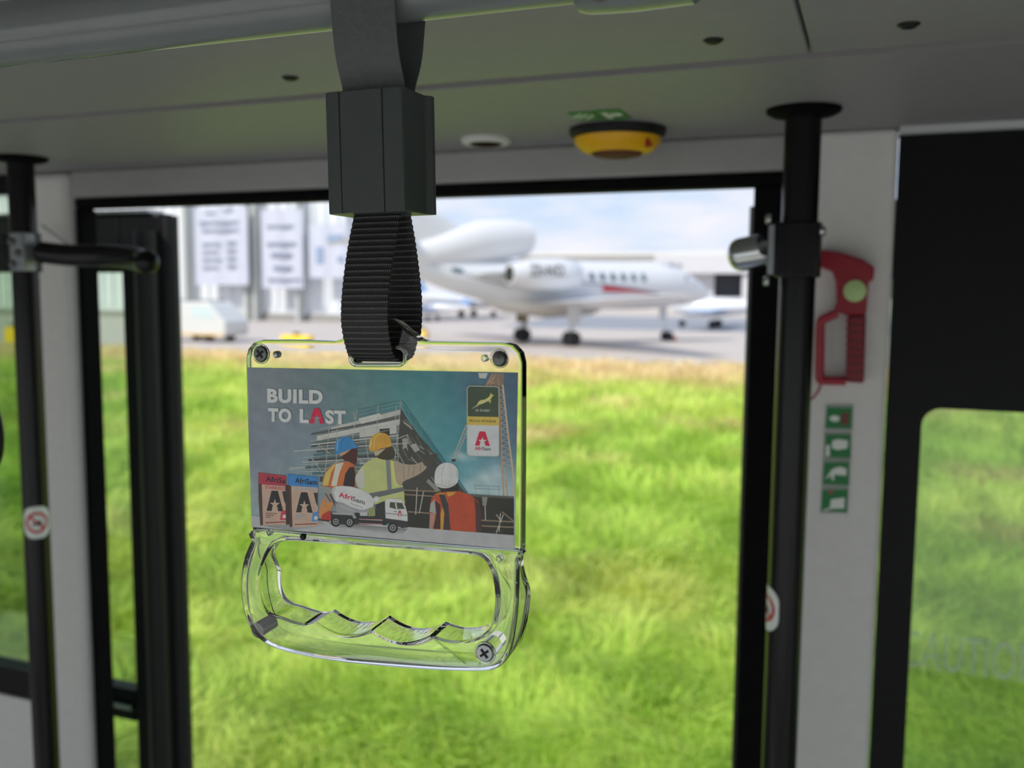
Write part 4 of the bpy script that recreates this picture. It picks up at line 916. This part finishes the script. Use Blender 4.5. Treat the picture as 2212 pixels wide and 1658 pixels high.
# soil sheet with lumps
gx = np.linspace(-60, 30, 361); gyv = np.concatenate([np.linspace(1.4, 12, 110), np.linspace(12.1, 33, 140)])
XX, YY = np.meshgrid(gx, gyv); Vg = np.c_[XX.ravel(), YY.ravel(), gheight(XX.ravel(), YY.ravel())]
keep = YY.ravel() <= edge_y(XX.ravel())+.3
Vg[:, 1] = np.minimum(Vg[:, 1], edge_y(Vg[:, 0])); ramp = np.clip((edge_y(Vg[:, 0])-Vg[:, 1])/1.5, 0, 1); Vg[:, 2] *= ramp
nx, ny = len(gx), len(gyv); I = (np.arange(ny-1)[:, None]*nx+np.arange(nx-1)[None]).ravel(); Fg = np.c_[I, I+1, I+nx+1, I+nx]
Fg = Fg[keep[I]]
o = attr_mesh('grass_ground', Vg, Fg, gcolor(Vg[:, 0], Vg[:, 1])*1.0, GRM); o['kind'] = 'structure'
o.data.polygons.foreach_set('use_smooth', [True]*len(o.data.polygons))
nB = 260000
yy = np.exp(rng.uniform(math.log(2.6), math.log(32), nB)); xx = yy*rng.uniform(-1.45, .48, nB)
ok = yy < edge_y(xx)-.1; xx, yy = xx[ok], yy[ok]; nB = len(xx)
dist = np.hypot(xx, yy); sc = np.clip(dist/4., .8, 5.5)**.8
ang = vnoise(xx, yy, .8, 12)*9+rng.normal(0, .7, nB); ln = (.10+.13*rng.random(nB))*np.clip(sc, .9, 1.7); ln *= np.where(edge_y(xx)-yy < 4, .6, 1)
wd = .0042*sc*(.7+.7*rng.random(nB)); lean = .35+.8*rng.random(nB)
bx = np.c_[np.cos(ang), np.sin(ang), np.zeros(nB)]; sx = np.c_[-np.sin(ang+rng.normal(0, .5, nB)), np.cos(ang), np.zeros(nB)]
base = np.c_[xx, yy, gheight(xx, yy)-.01]; up_ = np.array([0, 0, 1.])
mid = base+up_*(ln*.62)[:, None]+bx*(ln*.28*lean)[:, None]; tip = base+up_*(ln*(1-.35*lean))[:, None]+bx*(ln*.85*lean)[:, None]
Vb = np.stack([base-sx*wd[:, None], base+sx*wd[:, None], mid+sx*wd[:, None]*.8, mid-sx*wd[:, None]*.8, tip+sx*wd[:, None]*.2, tip-sx*wd[:, None]*.2], 1).reshape(-1, 3)
I = np.arange(nB)*6; Fb = np.concatenate([np.c_[I, I+1, I+2, I+3], np.c_[I+3, I+2, I+4, I+5]])
cb_ = gcolor(xx, yy)*(.78+.66*rng.random(nB))[:, None]; yb_ = rng.random(nB) < .12; cb_[yb_] = cb_[yb_]*.4+np.array(lin((214, 206, 120)))*.6
o = attr_mesh('grass_blades', Vb, Fb, np.repeat(np.clip(cb_, 0, .9), 6, 0), GRM); tag(o, 'long bright green grass growing between the bus and the apron', 'grass', kind='stuff')

# apron, darker taxi lane and far ground
CONC = mat('apron_concrete', (184, 176, 170), .85, noise=.05, nscale=.3); ASPH = mat('grey_asphalt', (138, 142, 150), .8, noise=.06, nscale=.4)
PINK = mat('pale_concrete', (214, 200, 190), .85, noise=.05, nscale=.4)
E0 = lambda x, off: (x, edge_y(x)+off, 0)
def quad_ground(name, off0, off1, material, z):
    mb = MB(); mb.add([(-260, edge_y(-260)*.25+edge_y(0)*.75+off0, z), (160, edge_y(20)+off0, z), (160, edge_y(20)+off1, z), (-260, edge_y(-260)*.25+edge_y(0)*.75+off1, z)], [(0, 1, 2, 3)])
    o = obj(name, mb, material); o['kind'] = 'structure'; return o
o = obj('apron_ground', MB().add([(-90, edge_y(-90), -.01), (60, edge_y(60), -.01), (400, 36, -.01), (400, 600, -.01), (-600, 600, -.01), (-600, 20, -.01)], [(0, 1, 2, 3, 4, 5)]), CONC); o['kind'] = 'structure'
y0_, y1_ = atz(1300, 711, 0).y, atz(1300, 686, 0).y
o = obj('taxi_lane', MB().add([(-24, y0_+1, .0), (120, y0_-3, .0), (120, y1_, .0), (-30, y1_+6, .0)], [(0, 1, 2, 3)]), ASPH); o['kind'] = 'structure'
o = obj('bounce_road', MB().add([(-80, -60, .045), (60, -60, .045), (60, 3.5, .045), (-80, 3.5, .045)], [(0, 1, 2, 3)]), mat('road_concrete', (206, 202, 196), .85, noise=.06, nscale=2)); o['kind'] = 'structure'  # unseen pale road, added to bounce neutral light into the bus

WALLW = mat('hangar_cladding', (222, 226, 230), .6, noise=.03, nscale=.2); WHT = mat('white_panel', (202, 202, 206), .5, noise=.02, nscale=.5)
BANW = mat('banner_cloth', (192, 196, 210), .7, noise=.02, nscale=.5); INK = mat('banner_ink', (132, 138, 156), .7, noise=.04); INKB = mat('banner_blue_ink', (140, 160, 186), .7, noise=.04)
COLM = mat('grey_columns', (190, 193, 190), .6, noise=.04)
def gpx(px, Y, z): d = ray(px, 640); return Vector((d.x/d.y*Y, Y, z))     # point on the plane y=Y along the column px
def zpx(px, py, Y): return aty(px, py, Y).z
# big hangar on the left
HYY = atz(600, 692, 0).y
t = thing('left_hangar', (gpx(500, HYY, 0)), 'large pale hangar with hanging banners on the left', 'hangar')
xl_, xr_ = gpx(-500, HYY, 0).x, gpx(748, HYY, 0).x; top_ = zpx(500, 330, HYY)
hw = MB(); hw.box((xl_, HYY, 0), (xr_, HYY+6, top_)); obj('hangar_body', hw, WALLW, t)
rb_ = MB()
x_ = xl_
while x_ < xr_: rb_.box((x_, HYY-.12, 1.0), (x_+.35, HYY-.001, top_-.3)); x_ += 1.1
obj('cladding_ribs', rb_, WALLW, t)
obj('plinth', MB().box((xl_, HYY-.2, 0), (xr_+.1, HYY-.13, .55)), mat('plinth_grey', (150, 148, 144), .8, noise=.05), t)
for (a, b) in ((413, 421), (543, 551), (562, 568), (655, 661)):
    obj('column', MB().box((gpx(a, HYY, 0).x, HYY-1.0, 0), (gpx(b, HYY, 0).x, HYY-.25, top_-1)), COLM, t)
obj('parapet', MB().box((xl_-.5, HYY-1.6, top_-1), (xr_+.6, HYY+6, top_)), WHT, t)
def banner(px0, px1, py0, py1, label, rowsb):
    Y = HYY-1.6; a = gpx(px0, Y, 0).x; b = gpx(px1, Y, 0).x; z1 = zpx((px0+px1)/2, py0, Y); z0 = zpx((px0+px1)/2, py1, Y)
    t = thing('hangar_banner', ((a+b)/2, Y, z0), label, 'banner', 'banners on the left hangar')
    nn_ = 12; vs = []; 
    for k in range(nn_+1):
        xk = a+(b-a)*k/nn_; yk = Y+.06*math.sin(k*1.1)
        vs += [(xk, yk, z0), (xk, yk, z1), (xk, yk+.05, z0), (xk, yk+.05, z1)]
    fs = []
    for k in range(nn_): q = 4*k; fs += [(q, q+4, q+5, q+1), (q+2, q+3, q+7, q+6), (q, q+2, q+6, q+4), (q+1, q+5, q+7, q+3)]
    fs += [(0, 1, 3, 2), (4*nn_, 4*nn_+2, 4*nn_+3, 4*nn_+1)]
    obj('cloth', MB().add(vs, fs), BANW, t)
    ik = MB()
    for (u0_, u1_, v, h_) in rowsb: ik.box((a+(b-a)*u0_, Y-.12, z1+(z0-z1)*(v+h_)), (a+(b-a)*u1_, Y-.08, z1+(z0-z1)*v))
    obj('print', ik, INKB if px0 > 660 else INK, t)
banner(424, 537, 448, 615, 'widest white banner with many grey text rows on the left hangar', [(.1, .85, .18, .03), (.15, .85, .28, .03), (.15, .5, .46, .03), (.15, .45, .56, .03), (.15, .5, .66, .03), (.62, .8, .44, .04), (.62, .8, .54, .04), (.62, .8, .64, .04), (.62, .8, .74, .04), (.15, .45, .76, .03), (.22, .42, .06, .02), (.55, .75, .02, .02)])
banner(567, 655, 452, 622, 'middle white banner with separate grey text blocks on the left hangar', [(.15, .8, .2, .03), (.15, .85, .42, .04), (.25, .75, .55, .06), (.3, .75, .72, .05), (.15, .95, .88, .03)])
banner(669, 752, 484, 600, 'pale banner with a small blue figure half behind the black strap', [(.2, .38, .42, .3), (.5, .9, .2, .14), (.75, .9, .6, .1)])

# low buildings on the right
BY = atz(1300, 676, 0).y*1.25
t = thing('terminal_building', gpx(1300, BY, 0), 'long low pale building behind the nose of the white jet', 'building')
obj('main_block', MB().box((gpx(1120, BY, 0).x, BY, 0), (gpx(2500, BY, 0).x, BY+30, zpx(1300, 552, BY))), mat('pale_building', (226, 226, 222), .7, noise=.02, nscale=.1), t)
obj('roof_edge', MB().box((gpx(1118, BY, 0).x, BY-.8, zpx(1300, 552, BY)), (gpx(2500, BY, 0).x, BY+30.5, zpx(1300, 545, BY))), mat('roof_edge', (214, 214, 210), .6, noise=.03), t)
QY = BY-8
obj('canopy', MB().box((gpx(1412, QY, 0).x, QY, zpx(1500, 590, QY)), (gpx(2500, QY, 0).x, BY-.9, zpx(1500, 549, QY))), WHT, t)
s_ = MB(); z_ = zpx(1450, 580, QY); vs, fs = text_mesh('HANGAR', .03); x0 = gpx(1428, QY, 0).x; x1 = gpx(1478, QY, 0).x; hh_ = zpx(1450, 556, QY)-zpx(1450, 570, QY)
sy_ = MB()
for k in range(3): sy_.box((x0+(x1-x0)*k*.32, QY-.08, z_+hh_*.2), (x0+(x1-x0)*(k*.32+.22), QY-.02, z_+hh_*(.7+.2*(k % 2))))
obj('sign_marks', sy_, INK, t)
obj('porch_wall', MB().box((gpx(1480, QY, 0).x, QY+2, 0), (gpx(1536, QY, 0).x, QY+2.4, zpx(1500, 590, QY))), WHT, t)
obj('porch_post', MB().box((gpx(1601, QY, 0).x, QY+.5, 0), (gpx(1632, QY, 0).x, QY+1.5, zpx(1500, 590, QY))), WHT, t)
obj('dark_opening', MB().box((gpx(1530, QY+2.2, 0).x, QY+2.6, zpx(1565, 645, QY+2)), (gpx(1605, QY+2.2, 0).x, QY+3.2, zpx(1565, 590, QY+2))), mat('dark_opening', (52, 56, 62), .6, noise=.2), t)
obj('low_wall', MB().box((gpx(1480, QY, 0).x, QY+1.2, 0), (gpx(2500, QY, 0).x, QY+1.6, zpx(1565, 642, QY))), WHT, t)

# white vehicle by the hangar
VY = atz(430, 738, 0).y
t = thing('service_van', gpx(420, VY, 0), 'white service vehicle parked in front of the left hangar', 'van')
vx0, vx1 = gpx(345, VY, 0).x, gpx(486, VY, 0).x; vz0, vz1 = .28, zpx(430, 652, VY); L_ = vx1-vx0
VW = mat('vehicle_white', (208, 210, 208), .3, noise=.02, coat=.3)
prof = [(0, vz0), (L_*.97, vz0), (L_, vz0+.25), (L_*.99, vz1*.52), (L_*.93, vz1*.62), (L_*.78, vz1*.93), (L_*.72, vz1), (L_*.05, vz1), (0, vz1*.9)]
obj('body', MB().prism(prof, lambda a, b, d: Vector((vx0+a, d, b)), VY, VY+1.7), VW, t, bevel=.06)
obj('side_window', MB().prism([(L_*.5, vz1*.62), (L_*.86, vz1*.62), (L_*.75, vz1*.88), (L_*.5, vz1*.88)], lambda a, b, d: Vector((vx0+a, d, b)), VY-.015, VY-.002), mat('van_glass', (196, 214, 214), .2, noise=.03), t)
obj('roof_rack', MB().box((vx0+.1, VY+.2, vz1+.05), (vx0+L_*.7, VY+1.4, vz1+.1)).box((vx0+.2, VY+.3, vz1), (vx0+.26, VY+.36, vz1+.06)).box((vx0+L_*.6, VY+.3, vz1), (vx0+L_*.6+.06, VY+.36, vz1+.06)), STEEL, t)
obj('side_stripe', MB().box((vx0+.02, VY-.02, vz0+.02), (vx1-.1, VY-.004, vz0+.12)), mat('orange_stripe', (226, 190, 120), .5, noise=.03), t)
for xx_ in (.2, .72):
    for yy_ in (.02, 1.5): obj('wheel', MB().tube([(vx0+L_*xx_, VY+yy_, .27), (vx0+L_*xx_, VY+yy_+.18, .27)], .27, 24), RUBBER, t)

# yellow blocks
YEL = mat('safety_yellow', (250, 205, 20), .5, noise=.04)
def yblock(px0, px1, py0, py1, label, mm=YEL):
    Y = atz((px0+px1)/2, py1, 0).y; a = gpx(px0, Y, 0); b = gpx(px1, Y, 0); z = zpx((px0+px1)/2, py0, Y)
    t = thing('yellow_barrier', ((a.x+b.x)/2, Y, 0), label, 'barrier', 'yellow blocks on the apron')
    obj('body', MB().prism([(0, 0), (.5, 0), (.4, z), (.1, z)], lambda q, r_, d: Vector((d, Y+q, r_)), a.x, b.x), mm, t, bevel=.03)
    obj('lifting_lug', MB().box(((a.x+b.x)/2-.15, Y+.15, z), ((a.x+b.x)/2+.15, Y+.3, z+.12)), RUBBER, t)
yblock(602, 665, 724, 741, 'wide yellow barrier block on the apron above the left end of the grip')
yblock(898, 918, 712, 729, 'small yellow block on the apron just right of the black strap', mat('pale_yellow', (232, 196, 96), .5, noise=.04))
yblock(2, 34, 706, 744, 'yellow block seen through the far left window')

# ------------------------------------------------------------------ the white three-engined jet
PW = mat('aircraft_white', (236, 238, 240), .35, noise=.015, nscale=.5, coat=.3); GREYB = mat('aircraft_belly', (214, 211, 204), .4, noise=.02, nscale=.5)
mA, mB_ = atz(1095, 740, 0), atz(1265, 745, 0); mid_ = (mA+mB_)/2
HEAD = math.radians(53)
hd = Vector((math.cos(HEAD), math.sin(HEAD), 0))
def px_of(P): q = P-EYE; return 1106+F*q.dot(RT)/q.dot(fwd)
lo_, hi_ = 2., 16.
for _ in range(50):
    k = (lo_+hi_)/2
    if px_of(mid_+hd*k) < 1440: lo_ = k
    else: hi_ = k
SCL = k/7.9; sd = Vector((-hd.y, hd.x, 0))        # sd = to the aircraft's left
def A(x, y, z): return mid_+hd*(x*SCL)+sd*(y*SCL)+Vector((0, 0, (z+.32*min(1, max(0, (z-.6)/.9)))*SCL))    # x forward of the main gear
jet = thing('business_jet', mid_, 'white three-engined business jet with a red and grey stripe parked on the apron', 'aeroplane')
AX = 2.62
fus = [(10.9, .03, 2.15), (10.7, .22, 2.2), (10.2, .48, 2.3), (9.4, .78, 2.42), (8.6, .98, 2.52), (7.6, 1.13, 2.6), (6.4, 1.2, AX), (3., 1.2, AX), (-.5, 1.2, AX), (-2.2, 1.12, AX+.05), (-3.6, .98, AX+.16), (-5.2, .78, AX+.36), (-6.8, .52, AX+.62), (-8.0, .3, AX+.8), (-8.6, .12, AX+.9)]
def loft(secs, n=32):
    mb = MB(); vs = []
    for (x_, rz_, ry_, cy_, cz_) in secs: vs += [A(x_, cy_+ry_*math.cos(2*math.pi*j/n), cz_+rz_*math.sin(2*math.pi*j/n)) for j in range(n)]
    k = len(secs); fs = [(i*n+j, i*n+(j+1) % n, (i+1)*n+(j+1) % n, (i+1)*n+j) for i in range(k-1) for j in range(n)]+[tuple(range(n)), tuple((k-1)*n+j for j in range(n))]
    return mb.add(vs, fs)
obj('fuselage', loft([(a, b, b, 0, c) for a, b, c in smooth_poly(fus, 3, False)]), PW, jet)
obj('belly_fairing', loft([(3.6, .1, .2, 0, 1.55), (2.6, .42, 1.0, 0, 1.62), (0, .52, 1.28, 0, 1.62), (-2.4, .4, .9, 0, 1.72), (-3.6, .08, .2, 0, 1.8)]), GREYB, jet)
# flush windows, cockpit, stripes
def onf(x_, th, off=.012, side=-1):
    for a, b in zip(fus[:-1], fus[1:]):
        if a[0] >= x_ >= b[0]: t_ = (a[0]-x_)/(a[0]-b[0]); r_ = a[1]+(b[1]-a[1])*t_; c_ = a[2]+(b[2]-a[2])*t_; break
    return A(x_, side*(r_+off)*math.cos(th), c_+(r_+off)*math.sin(th))
WIN = mat('cabin_window', (84, 106, 120), .2, noise=.05)
for s in (-1, 1):
    for k in range(7):
        xw = 1.3+k*.66; mb = MB(); n_ = 14
        mb.add([onf(xw+.17*math.cos(2*math.pi*j/n_), .36+.19*math.sin(2*math.pi*j/n_), .02, s) for j in range(n_)], [tuple(range(n_))]); obj('window', mb, WIN, jet, fix=False)
    mb = MB(); pts = [(8.35, .30), (9.35, .42), (9.0, .72), (8.5, .80), (8.3, .55)]; mb.add([onf(a, b, .02, s) for a, b in pts], [tuple(range(5))]); obj('cockpit_window', mb, WIN, jet, fix=False)
    mb = MB(); pp = [(-7.6, .75), (-6.2, .35), (-4.6, -.02), (-3., -.2), (-1.2, -.12), (.4, .02), (1.5, .06), (3., -.03), (4.5, -.16), (6., -.34), (7.4, -.58), (8.6, -.85)]
    vs = [onf(a, b+w_, .015, s) for a, b in pp for w_ in (0, .06)]; mb.add(vs, [(2*i, 2*i+1, 2*i+3, 2*i+2) for i in range(len(pp)-1)]); obj('grey_stripe', mb, mat('stripe_grey', (112, 108, 112), .4, noise=.04), jet, fix=False)
    mb = MB(); pp = [(2.6, -.01, .26), (3.3, -.07, .2), (4.5, -.18, .1), (6.0, -.36, .02)]
    vs = [onf(a, b-(w_*h_), .016, s) for a, b, h_ in pp for w_ in (0, 1)]; mb.add(vs, [(2*i, 2*i+1, 2*i+3, 2*i+2) for i in range(len(pp)-1)]); obj('red_stripe', mb, mat('stripe_red', (206, 52, 72), .4, noise=.04), jet, fix=False)
def wing(name, root_x, root_c, tip_x, tip_c, y0, y1, z0, z1, th, mm):
    for s in (-1, 1):
        mb = MB(); vs = []
        prof = [(0, 0), (.08, .5), (.3, .62), (.6, .4), (1, .03), (.6, -.3), (.3, -.42), (.08, -.35)]
        for (X0, cc_, yy_, zz_) in ((root_x, root_c, y0, z0), (tip_x, tip_c, y1, z1)): vs += [A(X0-u*cc_, s*yy_, zz_+v*th*cc_) for u, v in prof]
        n_ = 8; mb.add(vs, [tuple(range(n_)), tuple(range(n_, 2*n_))]+[(j, (j+1) % n_, n_+(j+1) % n_, n_+j) for j in range(n_)]); obj(name, mb, mm, jet)
wing('wing', 3.2, 5.0, -.6, 1.4, .6, 11., 1.62, 2.15, .11, PW)
wing('tailplane', -7.3, 2.0, -9.2, .9, .05, 3.7, 4.75, 4.45, .09, PW)
mb = MB(); vs = []
for (X0, cc_, zz_, th_) in ((-3.4, 4.6, AX+1.9, .30), (-7.6, 2.0, 6.6, .12)):
    prof = [(0, 0), (.1, .5), (.4, .6), (1, .04), (1, -.04), (.4, -.6), (.1, -.5)]; vs += [A(X0-u*cc_, v*th_, zz_) for u, v in prof]
mb.add(vs, [tuple(range(7)), tuple(range(7, 14))]+[(j, (j+1) % 7, 7+(j+1) % 7, 7+j) for j in range(7)]); obj('fin', mb, PW, jet)
obj('centre_engine', loft([(-1.0, .62, .56, 0, AX+2.2), (-1.15, .78, .70, 0, AX+2.2), (-2.2, .95, .80, 0, AX+2.15), (-4, 1.0, .80, 0, AX+1.95), (-6.4, .75, .6, 0, AX+1.3), (-8.9, .45, .42, 0, AX+.9)]), PW, jet)
obj('intake', loft([(-.97, .56, .50, 0, AX+2.2), (-1.1, .5, .44, 0, AX+2.2)]), mat('intake_shadow', (150, 152, 156), .6, noise=.05), jet)
for s in (-1, 1):
    en = obj('engine', loft([(.5, .52, .52, s*1.95, AX+.45), (.3, .68, .68, s*1.95, AX+.45), (-.6, .78, .78, s*1.95, AX+.45), (-2.1, .72, .72, s*1.93, AX+.45), (-3.3, .48, .48, s*1.9, AX+.45)]), PW, jet)
    obj('exhaust', loft([(-3.25, .40, .40, s*1.9, AX+.45), (-3.34, .38, .38, s*1.9, AX+.45)]), mat('exhaust_dark', (44, 50, 44), .6, noise=.1), en)
    obj('pylon', MB().prism([(-.6, -.1), (-.9, .08), (-4.0, .06), (-4.6, -.04), (-2.0, -.14)], lambda a, b, d: A(a, s*d, AX+.5+b), .9, 1.5), PW, en)
mb = MB(); mb.add([onf(-5.4+.32*math.cos(2*math.pi*j/14), .28+.16*math.sin(2*math.pi*j/14), .03, -1) for j in range(14)], [tuple(range(14))]); obj('tail_vent', mb, WIN, jet, fix=False)
vs, fs = text_mesh('ZS-NOI', .02); mb = MB(); n_ = len(vs)
def oneng(u, v): th = -.12+v*.75; r_ = .80; return A(-2.7+u*2.0, -(1.95+r_*math.cos(th)), AX+.45+r_*math.sin(th))
mb.add([oneng(*v) for v in vs], fs); obj('registration', mb, mat('reg_ink', (110, 108, 110), .5, noise=.04), jet, smooth=False, fix=False)
TY = mat('tyre', (42, 42, 44), .8, noise=.1); OLIVE = mat('gear_strut', (150, 140, 110), .5, noise=.1)
for s in (-1, 1):
    gr = obj('main_gear', MB().tube([A(.3, s*1.9, 1.7), A(0, s*2.2, .5)], .11*SCL, 14).prism([(.5, 1.65), (-.3, 1.65), (-.3, .9), (.4, .9)], lambda a, b, d: A(a, s*d, b), 2.3, 2.34), OLIVE if s > 0 else PW, jet)
    for q in (-.2, .2): obj('wheel', MB().tube([A(0, s*(2.2+q)-.11, .36), A(0, s*(2.2+q)+.11, .36)], .36*SCL, 24), TY, gr)
gr = obj('nose_gear', MB().tube([A(7.7, 0, 1.6), A(7.9, 0, .3)], .08*SCL, 12).prism([(8.2, 1.55), (7.6, 1.55), (7.6, 1.0), (8.1, 1.0)], lambda a, b, d: A(a, d, b), .3, .33), PW, jet)
for q in (-.16, .16): obj('wheel', MB().tube([A(7.9, q-.08, .26), A(7.9, q+.08, .26)], .26*SCL, 20), TY, gr)
mb = MB().obox(A(8.3, -.10, .12), (hd, sd, (0, 0, 1)), (.06, .16, .10)); tag(obj('wheel_chock', mb, mat('chock_red', (196, 60, 50), .6, noise=.05), bevel=.01), 'small red chock at the nose wheel of the jet', 'chock')

# far light aircraft
def small_plane(px, py, s, label, mirror=1):
    g_ = atz(px, py, 0); t = thing('parked_aircraft', g_, label, 'aeroplane', 'small aircraft parked far away')
    def B(x_, y_, z_): return g_+Vector((mirror*x_*s, y_*s, z_*s))
    vs = []; n_ = 14; secs = [(-4, .1, 1.5), (-2, .35, 1.3), (0, .6, 1.25), (1.6, .55, 1.2), (2.6, .15, 1.15)]
    for (x_, r_, c_) in secs: vs += [B(x_, r_*math.cos(2*math.pi*j/n_), c_+r_*math.sin(2*math.pi*j/n_)) for j in range(n_)]
    k = len(secs); fs = [(i*n_+j, i*n_+(j+1) % n_, (i+1)*n_+(j+1) % n_, (i+1)*n_+j) for i in range(k-1) for j in range(n_)]+[tuple(range(n_)), tuple((k-1)*n_+j for j in range(n_))]
    obj('fuselage', MB().add(vs, fs), PW, t)
    obj('wing', MB().box(B(-.6, -5, 1.05), B(.8, 5, 1.15)), mat('wing_blue', (170, 192, 226), .4, noise=.03), t); obj('fin', MB().prism([(-4, 1.5), (-3, 1.5), (-3.7, 2.6), (-4.2, 2.6)], lambda a, b, d: B(a, d, b), -.06, .06), mat('fin_blue', (120, 156, 206), .4, noise=.03), t)
    for q in (-1, 1): obj('wheel', MB().tube([B(0, q*1.1-.08, .25), B(0, q*1.1+.08, .25)], .25*s, 14), TY, t)
    obj('wheel', MB().tube([B(2, -.06, .22), B(2, .06, .22)], .22*s, 14), TY, t)
small_plane(1545, 708, 1.15, 'small blue and white aircraft parked far away right of the jet', -1)
small_plane(1010, 684, 1.3, 'small white aircraft parked far away under the tail of the jet', 1)
small_plane(935, 692, .8, 'small pale aircraft parked far away just right of the black strap', -1)

for o in bpy.data.objects:
    if '_org' in o: del o['_org']
